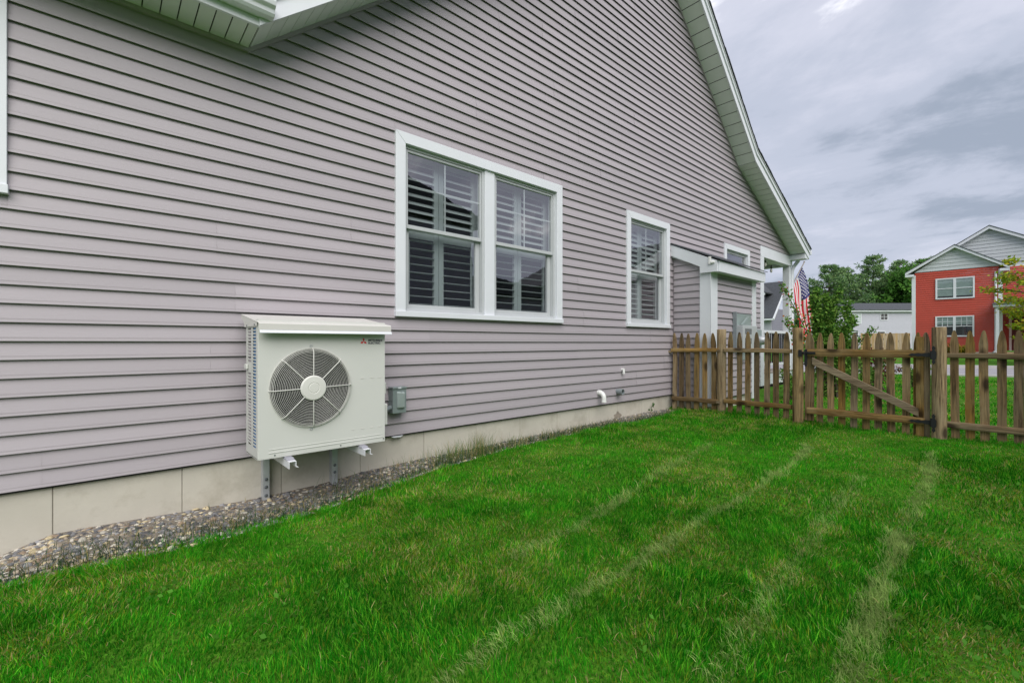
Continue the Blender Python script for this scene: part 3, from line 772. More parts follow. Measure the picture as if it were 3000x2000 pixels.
# ------------------------------------------------------------------ heat pump
HX0, HX1, HYF, HYB, HZ0, HZ1 = 0.700, 1.540, -0.500, -0.190, 0.437, 1.300
hp = empty('heat_pump', (1.12, -0.345, HZ0), 'ivory outdoor heat pump unit with round fan grille on wall brackets', 'heat pump')
gc, gr = (1.020, 0.863), 0.256
# front panel with the fan opening
b = MB(); n = 64
ring = [(gc[0]+gr*math.cos(2*math.pi*k/n), gc[1]+gr*math.sin(2*math.pi*k/n)) for k in range(n)]
def to_edge(k):
    c, s_ = math.cos(2*math.pi*k/n), math.sin(2*math.pi*k/n)
    ts = []
    if c > 1e-6: ts.append((HX1-0.004-gc[0])/c)
    if c < -1e-6: ts.append((HX0+0.004-gc[0])/c)
    if s_ > 1e-6: ts.append((HZ1-gc[1])/s_)
    if s_ < -1e-6: ts.append((HZ0+0.004-gc[1])/s_)
    t = min(ts); return (gc[0]+c*t, gc[1]+s_*t)
for k in range(n):
    a, c = ring[k], ring[(k+1) % n]; d, e_ = to_edge(k), to_edge((k+1) % n)
    pts = [a, c, e_]
    if abs(d[0]-e_[0]) > 1e-4 and abs(d[1]-e_[1]) > 1e-4:
        cx = HX1-0.004 if max(d[0], e_[0]) > HX1-0.01 else HX0+0.004
        cz = HZ1 if max(d[1], e_[1]) > HZ1-0.01 else HZ0+0.004
        pts.append((cx, cz))
    pts.append(d)
    b.poly([(p[0], HYF, p[1]) for p in pts])
for k in range(n):      # rolled lip into the duct
    a, c = ring[k], ring[(k+1) % n]
    b.quad((a[0], HYF, a[1]), (c[0], HYF, c[1]), (c[0], HYF+0.03, c[1]), (a[0], HYF+0.03, a[1]))
b.build('front_panel', M['unit'], hp)
MB().box(HX0+0.004, HX1-0.004, HYF, HYF+0.012, HZ0-0.001, HZ0+0.0035).build('bottom_edge', M['unit'], hp)
b = MB()
b.prism([(HX0, HYF+0.010), (HX0+0.003, HYF+0.003), (HX0+0.010, HYF), (HX0+0.010, HYF+0.012)], 'z', HZ0, HZ1)
b.build('corner_edge', M['unit'], hp)
b = MB(); b.prism([(HX1, HYF+0.010), (HX1-0.003, HYF+0.003), (HX1-0.010, HYF), (HX1-0.010, HYF+0.012)], 'z', HZ0, HZ1); b.build('corner_edge', M['unit'], hp)
MB().box(HX1-0.006, HX1, HYF+0.010, HYB, HZ0, HZ1).build('side_panel', M['unit'], hp)
MB().box(HX0, HX1, HYF+0.012, HYB, HZ0-0.004, HZ0+0.004).build('base_pan', M['unit'], hp)
MB().box(HX0+0.004, HX1-0.006, HYF+0.001, HYB, HZ1-0.004, HZ1+0.004).build('top_panel', M['unit'], hp)
MB().box(HX0+0.07, HX1-0.008, HYB-0.012, HYB-0.004, HZ0+0.004, HZ1-0.004).build('rear_coil', M['black'], hp)
# inner duct and partition
b = MB(); b.lathe([(gr-0.004, -0.028), (gr-0.012, -0.06), (gr-0.008, -0.21), (0.0, -0.212)], (gc[0], HYF, gc[1]), 'y', 48)
b.build('fan_duct', M['black'], hp, smooth=True)
# louvred side panel: two columns of slots
b = MB()
cols = ((-0.236, -0.326), (-0.366, -0.453))
b.box(HX0, HX0+0.004, -0.236, HYB, HZ0, HZ1); b.box(HX0, HX0+0.004, -0.366, -0.326, HZ0, HZ1); b.box(HX0, HX0+0.004, HYF+0.010, -0.453, HZ0, HZ1)
pitch = 0.0206; nrow = 37
for ci, (ya, yb) in enumerate(cols):
    zt = 1.254
    b.box(HX0, HX0+0.004, yb, ya, zt, HZ1)
    for k in range(nrow):
        zz = zt - pitch*k
        if ci == 0 and 11 <= k <= 13: b.box(HX0, HX0+0.004, yb, ya, zz-pitch, zz); continue
        b.box(HX0, HX0+0.004, yb, ya, zz-pitch, zz-pitch+0.0078)
    b.box(HX0, HX0+0.004, yb, ya, HZ0, zt-pitch*nrow)
b.build('louvred_side', M['unit'], hp)
MB().box(HX0+0.007, HX0+0.045, -0.462, -0.352, HZ0+0.02, HZ1-0.01).build('coil_fins', M['blue'], hp)
MB().box(HX0+0.046, HX0+0.050, HYF+0.02, HYB-0.01, HZ0+0.02, HZ1-0.01).build('coil_backing', M['black'], hp)
MB().box(HX0-0.016, HX0-0.0005, -0.262, -0.205, 0.985, 1.02).build('carry_handle', M['unit'], hp, bevel=0.006)
# fan
b = MB()
for k in range(3):
    a0 = R(100 + 120*k); L = []
    for j in range(9):
        t = j/8
        for i in range(7):
            rr = 0.07 + (0.235-0.07)*i/6
            sweep = R(62)*t + R(18)*(i/6)
            L.append((gc[0]+rr*math.cos(a0+sweep), HYF+0.145-0.075*t, gc[1]+rr*math.sin(a0+sweep)))
    b._a(L, [(j*7+i, j*7+i+1, (j+1)*7+i+1, (j+1)*7+i) for j in range(8) for i in range(6)])
b.lathe([(0.075, -0.16), (0.075, -0.06), (0.06, -0.055), (0, -0.055)], (gc[0], HYF, gc[1]), 'y', 32)
b.build('fan', M['fan'], hp, smooth=True)
# wire grille
gl = MB()
gcx, gcz = gc
def circ(r, y, n=72): return [(gcx+r*math.cos(2*math.pi*k/n), y, gcz+r*math.sin(2*math.pi*k/n)) for k in range(n)]
for i in range(15):
    r_ = 0.092 + i*0.0098
    gl.tube(circ(r_, HYF-0.030), 0.0011, 5, closed=True)
for i, (r_, y_) in enumerate(((0.2385, -0.027), (0.246, -0.021), (0.2525, -0.014), (0.2575, -0.006), (0.2605, -0.001))):
    gl.tube(circ(r_, HYF+y_), 0.0017, 5, closed=True)
for k in range(8):
    a = R(90 + 45*k) if k not in (0, 4) else R(90 + 45*k)
    a += R(1.5) if k % 2 == 0 and k not in (0, 4) else 0
    c, s_ = math.cos(a), math.sin(a)
    gl.tube([(gcx+r_*c, HYF+y_, gcz+r_*s_) for r_, y_ in ((0.07, -0.034), (0.235, -0.034), (0.252, -0.022), (0.262, -0.002))], 0.0030, 6)
gl.build('fan_grille', M['grille'], hp, smooth=True)
hub = MB(); hub.lathe([(0.0, 0.042), (0.030, 0.042), (0.032, 0.040), (0.036, 0.040), (0.038, 0.042), (0.074, 0.040), (0.081, 0.036), (0.083, 0.028)], (gcx, HYF, gcz), 'y', 48)
hub.build('grille_hub', M['grille'], hp, smooth=True, angle=25)
for zz in (gcz+0.272, gcz-0.272):
    MB().tube([(gcx-0.006+0.008*math.cos(t), HYF-0.003, zz+0.008*math.sin(t)) for t in np.linspace(0, 2*math.pi, 13)[:-1]], 0.0022, 5, closed=True).build('grille_clip', M['galv'], hp, smooth=True)
# embossed stripe and hooks pressed in the front, screws
b = MB(); b.prism([(HX0+0.06, HZ0+0.030), (HX1-0.02, HZ0+0.030), (HX1-0.02, HZ0+0.036), (HX0+0.06, HZ0+0.036)], 'y', HYF-0.003, HYF+0.001)
b.prism([(HX0+0.06, HZ0+0.052), (HX1-0.02, HZ0+0.052), (HX1-0.02, HZ0+0.056), (HX0+0.06, HZ0+0.056)], 'y', HYF-0.0025, HYF+0.001)
b.build('stamped_ribs', M['unit'], hp, bevel=0.0015)
for (xs_, zz) in (((1.365, 1.435, 1.497), 0.905), ((1.295, 1.365, 1.435, 1.497), 0.548)):
    for x_ in xs_:
        MB().prism([(x_-0.012, zz), (x_+0.012, zz), (x_+0.010, zz+0.004), (x_-0.010, zz+0.004)], 'y', HYF-0.0022, HYF+0.001).build('pressed_tab', M['unit_hood'], hp)
for (x_, zz) in ((HX0+0.095, HZ0+0.016), (1.21, HZ0+0.016), (HX1-0.015, HZ0+0.02)):
    MB().lathe([(0.0, 0.003), (0.004, 0.003), (0.005, 0.0)], (x_, HYF, zz), 'y', 10).build('screw', M['bolt'], hp)
# covers on the far side
MB().box(HX1, HX1+0.012, -0.47, -0.33, 0.90, 1.12).build('side_cover', M['unit'], hp, bevel=0.004)
MB().box(HX1, HX1+0.030, -0.46, -0.36, 0.775, 0.865).build('pipe_cover', M['unit'], hp, bevel=0.008)
MB().box(HX1, HX1+0.034, -0.47, -0.34, 0.545, 0.705).build('valve_cover', M['unit'], hp, bevel=0.008)
# snow hood
hd = MB()
x0_, x1_ = HX0-0.008, HX1+0.018
hd.prism([(-0.085, 1.352), (-0.548, 1.283), (-0.556, 1.276), (-0.556, 1.238), (-0.552, 1.238), (-0.552, 1.275), (-0.546, 1.279), (-0.085, 1.347)], 'x', x0_, x1_)
hd.build('snow_hood', M['unit_hood'], hp)
MB().prism([(-0.087, 1.346), (-0.50, 1.285), (-0.50, 1.262), (-0.175, 1.262), (-0.150, 1.300), (-0.087, 1.320)], 'x', x0_+0.001, x0_+0.004).build('hood_cheek', M['unit_hood'], hp)
MB().prism([(-0.087, 1.346), (-0.50, 1.285), (-0.50, 1.262), (-0.175, 1.262), (-0.087, 1.320)], 'x', x1_-0.004, x1_-0.001).build('hood_cheek', M['unit_hood'], hp)
MB().prism([(-0.5565, 1.237), (-0.566, 1.222), (-0.566, 1.217), (-0.558, 1.219), (-0.551, 1.237)], 'x', x0_+0.004, x1_+0.003).build('hood_lip', M['white'], hp, bevel=0.002)
for y_ in (-0.25, -0.45):
    MB().lathe([(0.0, -0.003), (0.005, -0.003), (0.005, 0.002)], (x0_, y_, 1.272), 'x', 10).build('screw', M['bolt'], hp)
# maker's mark: three red diamonds and two lines of lettering
def diamond(cx, cz, ang, L=0.0265, W=0.0153):
    c, s_ = math.cos(ang), math.sin(ang)
    P = [(0, 0), (L*0.5, -W*0.5), (L, 0), (L*0.5, W*0.5)]
    return [(cx + a*c - b_*s_, HYF-0.0012, cz + a*s_ + b_*c) for a, b_ in P]
b = MB()
for an in (90, 210, 330): b.poly(diamond(1.3735, 1.1665, R(an)))
b.build('three_diamond_mark', M['red_print'], hp, norm=False)
def text_mesh(s, size, mat, name):
    cu = bpy.data.curves.new('text', 'FONT'); cu.body = s; cu.size = size; cu.extrude = 0.0002; cu.offset = 0.03
    to = bpy.data.objects.new('text', cu); COL.objects.link(to)
    dg = bpy.context.evaluated_depsgraph_get()
    me = bpy.data.meshes.new_from_object(to.evaluated_get(dg))
    bpy.data.objects.remove(to); me.name = name
    me.materials.clear(); me.materials.append(mat)
    return me
def put_text(s, width, height, x, z, mat, parent, name='lettering'):
    me = text_mesh(s, 1.0, mat, name)
    co = np.array([v.co[:] for v in me.vertices]); mn, mxx = co.min(0), co.max(0)
    for v in me.vertices:
        v.co.x = (v.co.x - mn[0]) / (mxx[0]-mn[0]) * width
        v.co.y = (v.co.y - mn[1]) / (mxx[1]-mn[1]) * height
        v.co.z *= 1.0
    o = add(name, me, parent, (x, HYF-0.0014, z), (R(90), 0, 0))
    return o
put_text('MITSUBISHI', 0.106, 0.0150, 1.4085, 1.1680, M['black_print'], hp)
put_text('ELECTRIC', 0.092, 0.0150, 1.4085, 1.1490, M['black_print'], hp)

# wall brackets: galvanised upright on the concrete, white arm, rubber foot
def bracket(x, arm_x, label):
    br = empty('wall_bracket', (x, -0.05, 0.05), label, 'bracket', 'brackets under the heat pump')
    b = MB()
    b.prism([(x-0.0215, -0.012), (x-0.0215, -0.052), (x+0.0215, -0.052), (x+0.0215, -0.012), (x+0.0185, -0.012), (x+0.0185, -0.048), (x-0.0185, -0.048), (x-0.0185, -0.012)], 'z', 0.0, 0.395)
    b.box(x-0.019, x+0.019, -0.014, 0.016, 0.0, 0.40)
    b.build('upright', M['galv'], br, bevel=0.002)
    for zz in ((0.075, 0.135, 0.190) if x < 1 else (0.06, 0.150, 0.205)):
        MB().lathe([(0.0, 0.009), (0.006, 0.009), (0.008, 0.007), (0.011, 0.003), (0.013, 0.0)], (x, -0.052, zz), 'y', 6).build('bolt', M['bolt'], br)
    ax = arm_x
    pr = [(ax-0.040, 0.382-0.012), (ax-0.036, 0.382-0.012), (ax-0.024, 0.406), (ax-0.022, 0.4145), (ax+0.018, 0.4145), (ax+0.021, 0.406), (ax+0.022, 0.386), (ax+0.036, 0.376), (ax+0.038, 0.380),
          (ax+0.026, 0.392), (ax+0.024, 0.408), (ax+0.020, 0.4185), (ax-0.024, 0.4185), (ax-0.028, 0.408)]
    b = MB(); b.prism([(ax-0.022, 0.372), (ax-0.018, 0.372), (ax-0.018, 0.414), (ax+0.018, 0.414), (ax+0.018, 0.380), (ax+0.034, 0.374), (ax+0.036, 0.378), (ax+0.022, 0.384), (ax+0.022, 0.4185), (ax-0.022, 0.4185)], 'y', -0.590, -0.05)
    b.build('arm', M['arm'], br, bevel=0.0015)
    b = MB(); b.hexa([(ax-0.028, -0.555, 0.419), (ax+0.024, -0.555, 0.419), (ax+0.024, -0.475, 0.419), (ax-0.028, -0.475, 0.419)], [(ax-0.022, -0.545, 0.4335), (ax+0.018, -0.545, 0.4335), (ax+0.018, -0.480, 0.4335), (ax-0.022, -0.480, 0.4335)])
    b.build('rubber_foot', M['rubber'], br, bevel=0.004)
bracket(0.854, 0.875, 'galvanised bracket with three bolts below the louvred side of the heat pump')
bracket(1.339, 1.365, 'galvanised bracket farther along the wall under the heat pump, two bolts showing')

# disconnect box with conduit
dc = empty('disconnect_box', (1.87, -0.05, 0.56), 'grey electrical disconnect box on siding beside the heat pump', 'electrical box')
MB().box(1.808, 1.934, -0.095, -0.008, 0.560, 0.775).build('enclosure', M['greybox'], dc, bevel=0.003)
MB().box(1.804, 1.938, -0.104, -0.006, 0.768, 0.782).build('lid_lip', M['greybox'], dc, bevel=0.002)
b = MB(); b.hexa([(1.838, -0.0955, 0.600), (1.912, -0.0955, 0.600), (1.912, -0.0955, 0.745), (1.838, -0.0955, 0.745)], [(1.850, -0.108, 0.606), (1.906, -0.125, 0.606), (1.906, -0.128, 0.735), (1.868, -0.112, 0.735)])
b.build('raised_cover', M['greybox_lit'], dc, bevel=0.008, seg=3)
MB().box(1.852, 1.882, -0.1045, -0.096, 0.769, 0.781).build('printed_label', M['white'], dc)
MB().tube([(1.83, -0.055, 0.61), (1.79, -0.06, 0.605), (1.74, -0.10, 0.60), (1.66, -0.20, 0.62), (1.575, -0.32, 0.64)], 0.017, 10).build('conduit', M['pvc_grey'], dc, smooth=True)
MB().tube([(1.805, -0.056, 0.607), (1.775, -0.066, 0.604)], 0.022, 10).build('conduit_nut', M['pvc_grey'], dc, smooth=True)
# small white flat tag of the drip flashing under the siding
fl = MB(); fl.prism([(1.83, 0.352), (1.94, 0.352), (1.915, 0.340), (1.85, 0.342)], 'y', -0.030, -0.002)
o = fl.build('vent_flap', M['white'], None); tag(o, 'small white flap under the siding edge beside the disconnect box', 'flap')

# pipes through the wall
def elbow(x, z, r, out, drop, mat, label, name='drain_pipe'):
    p = empty(name, (x, 0, z), label, 'pipe')
    path = [(x, 0.02, z), (x, -out*0.5, z)]
    for k in range(7):
        t = R(90)*k/6
        path.append((x, -out*0.5 - 0.6*drop*math.sin(t), z - 0.6*drop*(1-math.cos(t))))
    path.append((x, -out*0.5 - 0.6*drop, z - drop))
    MB().tube(path, r, 14).build('elbow', mat, p, smooth=True)
    MB().tube([(x, -0.012, z), (x, -0.05, z)], r*1.14, 14).build('collar', mat, p, smooth=True)
    MB().tube([(x, -out*0.5 - 0.6*drop, z - drop + 0.004), (x, -out*0.5 - 0.6*drop, z - drop - 0.012)], r*1.12, 14).build('rim', mat, p, smooth=True)
elbow(4.715, 0.520, 0.030, 0.07, 0.105, M['pvc'], 'large white pvc elbow pipe low on the siding')
elbow(5.225, 0.795, 0.0155, 0.035, 0.045, M['pvc'], 'small white pvc elbow higher up the siding')
gp = empty('vent_pipe', (5.12, 0, 0.505), 'short straight grey vent pipe beside the large white elbow', 'pipe')
b = MB(); b.lathe([(0.034, 0.0), (0.034, 0.05), (0.039, 0.05), (0.039, 0.105), (0.031, 0.105), (0.030, 0.03), (0.0, 0.03)], (5.12, 0.0, 0.505), 'y', 20)
b.build('socket', M['pvc_grey'], gp, smooth=True, angle=30)
MB().lathe([(0.0, 0.06), (0.029, 0.06)], (5.12, 0.0, 0.505), 'y', 20).build('screen', M['black'], gp)

# bay fittings: camera on the fascia, meter cabinet, electric meter
sc_ = empty('security_camera', (6.52, -0.60, 2.36), 'white motion sensor on the corner of the bay fascia', 'sensor')
MB().box(6.505, 6.524, -0.645, -0.605, 2.29, 2.40).build('mount', M['pvc'], sc_, bevel=0.006)
MB().lathe([(0.0, 0.055), (0.016, 0.05), (0.022, 0.03), (0.018, 0.0)], (6.514, -0.645, 2.315), 'y', 14).build('lens_head', M['pvc'], sc_, smooth=True)
MB().tube([(6.515, -0.60, 2.30), (6.55, -0.617, 2.16), (6.575, -0.617, 1.6), (6.575, -0.617, 0.6)], 0.003, 5).build('wire', M['white'], sc_)
mc = empty('utility_cabinet', (7.62, -0.65, 1.0), 'pale grey vented utility cabinet on the bay behind the fence', 'cabinet')
MB().box(7.36, 8.02, -0.628, -0.610, 1.02, 1.62).build('back_plate', M['greybox_lit'], mc, bevel=0.003)
MB().box(7.335, 7.360, -0.665, -0.610, 1.0, 1.64).build('side_flange', M['pvc_grey'], mc)
b = MB(); b.box(7.42, 7.99, -0.735, -0.629, 1.03, 1.43); b.build('cover', M['white_sash'], mc, bevel=0.006)
for r_ in range(2):
    for k in range(8):
        MB().box(7.50+k*0.033, 7.513+k*0.033, -0.738, -0.730, 1.29-0.15*r_, 1.38-0.15*r_).build('vent_slot', M['black'], mc)
MB().bar((7.54, -0.665, 1.44), (7.72, -0.70, 1.57), 0.035, 0.02).build('lifted_flap', M['greybox_lit'], mc, smooth=True)
MB().box(7.52, 7.70, -0.70, -0.629, 0.88, 1.0).build('regulator', M['greybox_lit'], mc, bevel=0.01)
em = empty('electric_meter', (8.42, -0.09, 1.0), 'round glass electric meter in a grey socket box behind the fence', 'meter')
MB().box(9.62, 9.90, -0.13, -0.016, 1.0, 1.42).build('socket_box', M['greybox_lit'], em, bevel=0.006)
MB().lathe([(0.09, 0.0), (0.09, 0.03), (0.082, 0.09), (0.06, 0.115), (0.0, 0.12)], (9.76, -0.13, 1.2), 'y', 24).build('meter_dome', M['galv'], em, smooth=True)
MB().tube([(9.76, -0.07, 1.0), (9.76, -0.07, 0.3)], 0.028, 10).build('service_conduit', M['pvc_grey'], em, smooth=True)

# ------------------------------------------------------------------ picket fence and gate
FX = 6.50
def picket_mesh(seed, h=1.12, w=0.067, bow=0.004):
    rnd = random.Random(seed); b = MB()
    pts = []
    half = w/2
    prof = [(half, 0.0), (half, 0.35), (half, 0.7), (half, h-0.150), (half*0.97, h-0.125), (half*0.86, h-0.095), (half*0.72, h-0.066), (half*0.58, h-0.040), (half*0.40, h-0.016), (half*0.16, h)]
    bo = [rnd.uniform(-bow, bow) for _ in range(4)]
    def off(z): t = z/h; return bo[0]*t + bo[1]*math.sin(3.1*t) + bo[2]*math.sin(6.5*t)
    right = [(a*rnd.uniform(0.97, 1.03) + off(z), z) for a, z in prof]
    left = [(-a*rnd.uniform(0.97, 1.03) + off(z), z) for a, z in prof]
    b.prism(right + left[::-1], 'x', 0.0, 0.019)
    return b.mesh('picket', M['wood_z'])
PM = [picket_mesh(s) for s in range(8)]
PMB = [picket_mesh(s+50, bow=0.012) for s in range(4)]
def pickets(parent, ys, tops, bots, meshes, x=FX):
    for i, y in enumerate(ys):
        t = np.interp(y, [ys[-1], ys[0]], [tops[1], tops[0]]); b_ = np.interp(y, [ys[-1], ys[0]], [bots[1], bots[0]])
        add('picket', random.choice(meshes), parent, (x + random.uniform(-0.002, 0.002), y, b_), (random.uniform(-0.008, 0.008), 0, random.uniform(-0.02, 0.02)), (1, random.uniform(0.95, 1.05), (t-b_)/1.12 * random.uniform(0.996, 1.004)))
def rail_piece(parent, y0, y1, z0, z1, h=0.064, x0=FX-0.040, x1=FX-0.002, seed=0, name='rail'):
    rnd = random.Random(seed); b = MB(); n = 9; vs = []
    for k in range(n):
        t = k/(n-1); y = y0+(y1-y0)*t; zc = z0+(z1-z0)*t
        e_ = rnd.uniform(-0.0025, 0.0025); hh = h/2*rnd.uniform(0.95, 1.04)
        if k in (0, n-1): hh *= 0.9
        vs += [(x1, y, zc-hh+e_), (x0+0.006, y, zc-hh+e_), (x0, y, zc-hh*0.55+e_), (x0, y, zc+hh*0.55+e_), (x0+0.006, y, zc+hh+e_), (x1, y, zc+hh+e_)]
    b._a(vs, [(k*6+i, k*6+(i+1) % 6, (k+1)*6+(i+1) % 6, (k+1)*6+i) for k in range(n-1) for i in range(6)] + [(5, 4, 3, 2, 1, 0), tuple((n-1)*6+i for i in range(6))])
    return b.build(name, M['wood_y'], parent)
def post(parent, y, x, r, z0, z1, seed, sides=18):
    rnd = random.Random(seed); b = MB(); vs = []; rows = 12
    zs_ = [z0 + (z1-0.008-z0)*k/(rows-1) for k in range(rows)] + [z1]
    for i, zz in enumerate(zs_):
        rr = r*(1 - 0.06*i/rows)*rnd.uniform(0.985, 1.015) * (0.90 if i == rows else 1)
        ph = rnd.uniform(-0.003, 0.003)
        for k in range(sides):
            a = 2*math.pi*k/sides
            vs.append((x + ph + rr*math.cos(a)*(1+0.03*math.sin(3*a+seed)), y + rr*math.sin(a)*(1+0.03*math.cos(2*a+seed)), zz))
    m = len(zs_)
    b._a(vs, [(i*sides+k, i*sides+(k+1) % sides, (i+1)*sides+(k+1) % sides, (i+1)*sides+k) for i in range(m-1) for k in range(sides)] + [tuple((m-1)*sides+k for k in range(sides))])
    return b.build('post', M['wood_post'], parent, smooth=True, angle=60)
fa = empty('picket_fence', (FX, -0.9, 0.14), 'weathered brown picket fence running from the house wall to the gate', 'fence', 'weathered picket fencing')
pickets(fa, [-0.085, -0.195, -0.310, -0.429, -0.557, -0.690], (1.302, 1.294), (0.10, 0.13), PM[:4] + PMB)
rail_piece(fa, -0.045, -0.775, 1.045, 1.052, 0.058, seed=3); rail_piece(fa, -0.060, -0.775, 0.312, 0.322, 0.066, seed=4)
MB().box(FX-0.045, FX-0.004, -0.055, -0.004, 1.005, 1.035).build('wall_cleat', M['wood_y'], fa)
b = MB(); b.box(FX-0.050, FX-0.012, -0.800, -0.752, 1.032, 1.058); b.box(FX-0.052, FX-0.012, -0.800, -0.745, 0.300, 0.334); b.build('rail_end', M['wood_y'], fa)
post(fa, -0.790, FX+0.025, 0.063, -0.25, 1.347, 2)
pickets(fa, [-0.916, -1.036, -1.152, -1.267, -1.387, -1.496, -1.613], (1.308, 1.296), (0.14, 0.16), PM)
rail_piece(fa, -0.845, -1.690, 1.054, 1.052, 0.058, seed=5); rail_piece(fa, -0.845, -1.690, 0.340, 0.344, 0.062, seed=6)
post(fa, -1.762, FX-0.035, 0.0625, -0.25, 1.342, 5)
fb = empty('picket_fence', (FX, -3.8, 0.14), 'weathered brown picket fence on the hinge side of the gate, reaching the frame edge', 'fence', 'weathered picket fencing')
post(fb, -3.056, FX-0.045, 0.0605, -0.25, 1.321, 9)
ys = [-3.175, -3.283, -3.385, -3.499, -3.612] + [-3.612 - 0.112*k for k in range(1, 9)]
pickets(fb, ys, (1.283, 1.265), (0.13, 0.13), PM)
rail_piece(fb, -3.110, -4.62, 1.027, 1.022, 0.056, seed=7); rail_piece(fb, -3.110, -4.62, 0.318, 0.308, 0.066, seed=8)
post(fb, -4.68, FX-0.03, 0.061, -0.25, 1.33, 12)
# gate
gt = empty('garden_gate', (FX, -2.42, 0.17), 'weathered picket gate with diagonal brace and black strap hinges', 'gate')
add('picket', picket_mesh(91, w=0.094), gt, (FX-0.012, -1.876, 0.20), (0, 0, 0), (1.3, 1, (1.279-0.20)/1.12))
pickets(gt, [-1.984, -2.097, -2.207, -2.322, -2.437, -2.548, -2.664, -2.784, -2.880], (1.277, 1.270), (0.168, 0.155), PM)
add('picket', picket_mesh(92, w=0.072), gt, (FX-0.012, -2.948, 0.155), (0, 0, 0), (1.3, 1, (1.268-0.155)/1.12))
MB().box(FX-0.032, FX-0.002, -2.936, -2.872, 0.16, 1.22).build('stile', M['wood_z'], gt, bevel=0.003)
rail_piece(gt, -1.866, -2.950, 1.037, 1.037, 0.088, FX-0.068, FX-0.034, seed=20); rail_piece(gt, -1.866, -2.945, 0.328, 0.329, 0.080, FX-0.068, FX-0.034, seed=21)
b = MB(); b.prism([(-1.920, 0.978), (-1.920, 0.893), (-2.895, 0.372), (-2.895, 0.458)], 'x', FX-0.066, FX-0.0335)
br_ = b.build('brace', wood('weathered brace', 1, (0.36, 0.27, 0.17), (0.10, 0.068, 0.038), (0.41, 0.345, 0.235)), gt, bevel=0.003)
def strap_hinge(z):
    h_ = empty('strap_hinge', (FX-0.07, -2.92, z), parent=gt)
    o_ = [(-3.005, 0.021), (-2.950, 0.021), (-2.925, 0.012), (-2.895, 0.019), (-2.865, 0.011), (-2.845, 0.016), (-2.816, 0.0)]
    b = MB(); b.prism([(a, z+c) for a, c in o_] + [(a, z-c) for a, c in o_[:-1][::-1]], 'x', FX-0.0745, FX-0.0685); b.build('strap', M['iron'], h_)
    o2 = [(0.0, 0.098), (0.015, 0.075), (0.008, 0.052), (0.021, 0.030), (0.021, -0.030), (0.008, -0.052), (0.015, -0.075), (0.0, -0.098)]
    b = MB(); b.prism([(-3.020 - a, z+c) for a, c in o2] + [(-3.020+a, z+c) for a, c in o2[1:-1][::-1]], 'x', FX-0.113, FX-0.107); b.build('jamb_leaf', M['iron'], h_)
    MB().tube([(FX-0.080, -2.998, z-0.045), (FX-0.080, -2.998, z+0.045)], 0.009, 8).build('knuckle', M['iron'], h_)
strap_hinge(1.030); strap_hinge(0.325)
lt = empty('latch', (FX-0.07, -1.86, 1.03), parent=gt)
MB().box(FX-0.080, FX-0.0690, -1.960, -1.795, 1.018, 1.046).build('latch_bar', M['iron'], lt, bevel=0.003)
MB().prism([(-1.838, 1.075), (-1.872, 1.075), (-1.872, 0.90), (-1.866, 0.868), (-1.855, 0.862), (-1.844, 0.868), (-1.838, 0.90)], 'x', FX-0.0685, FX-0.0600).build('latch_plate', M['iron'], lt, bevel=0.002)
MB().tube([(FX-0.075, -1.855, 1.05), (FX-0.115, -1.855, 1.045), (FX-0.115, -1.855, 1.00)], 0.008, 8).build('thumb_lever', M['iron'], lt, smooth=True)
MB().box(FX-0.105, FX-0.094, -1.822, -1.785, 0.985, 1.07).build('catch', M['iron'], lt)
# ------------------------------------------------------------------ gravel bed along the foundation
WALL_X = [-3, -0.6, -0.415, -0.217, 0.124, 0.377, 0.89, 1.3, 1.57, 2.07, 4.1, 5.03, 5.8, 6.6]
WALL_Z = [-0.06, -0.02, 0.017, 0.075, 0.067, 0.053, 0.042, 0.055, 0.082, 0.097, 0.115, 0.128, 0.142, 0.130]
EDGE_X = [-3, -0.4, 0.0, 0.4, 0.8, 1.2, 1.6, 2.2, 3.0, 4.5, 5.4, 6.4]
EDGE_Y = [-0.38, -0.40, -0.45, -0.50, -0.47, -0.44, -0.36, -0.21, -0.12, -0.14, -0.27, -0.24]
def edge_y(x): return np.interp(x, EDGE_X, EDGE_Y) + 0.05*(fbm(np.asarray(x)*2.3, np.asarray(x)*0+3.3, 9, 2) - 0.5)
def bed_z(x, y):
    t = np.clip(-y/(-np.interp(x, EDGE_X, EDGE_Y)), 0, 1)
    return np.interp(x, WALL_X, WALL_Z)*(1-t) + (gz(x, y) - 0.004)*t
def ico(sub):
    bm = bmesh.new(); bmesh.ops.create_icosphere(bm, subdivisions=sub, radius=1.0)
    V = np.array([v.co[:] for v in bm.verts]); F = np.array([[v.index for v in f.verts] for f in bm.faces]); bm.free()
    return V, F
STONE_COL = np.array([(0.17, 0.168, 0.175), (0.11, 0.108, 0.110), (0.24, 0.235, 0.24), (0.50, 0.42, 0.27), (0.44, 0.41, 0.35), (0.60, 0.56, 0.48), (0.24, 0.18, 0.13), (0.36, 0.30, 0.23)])
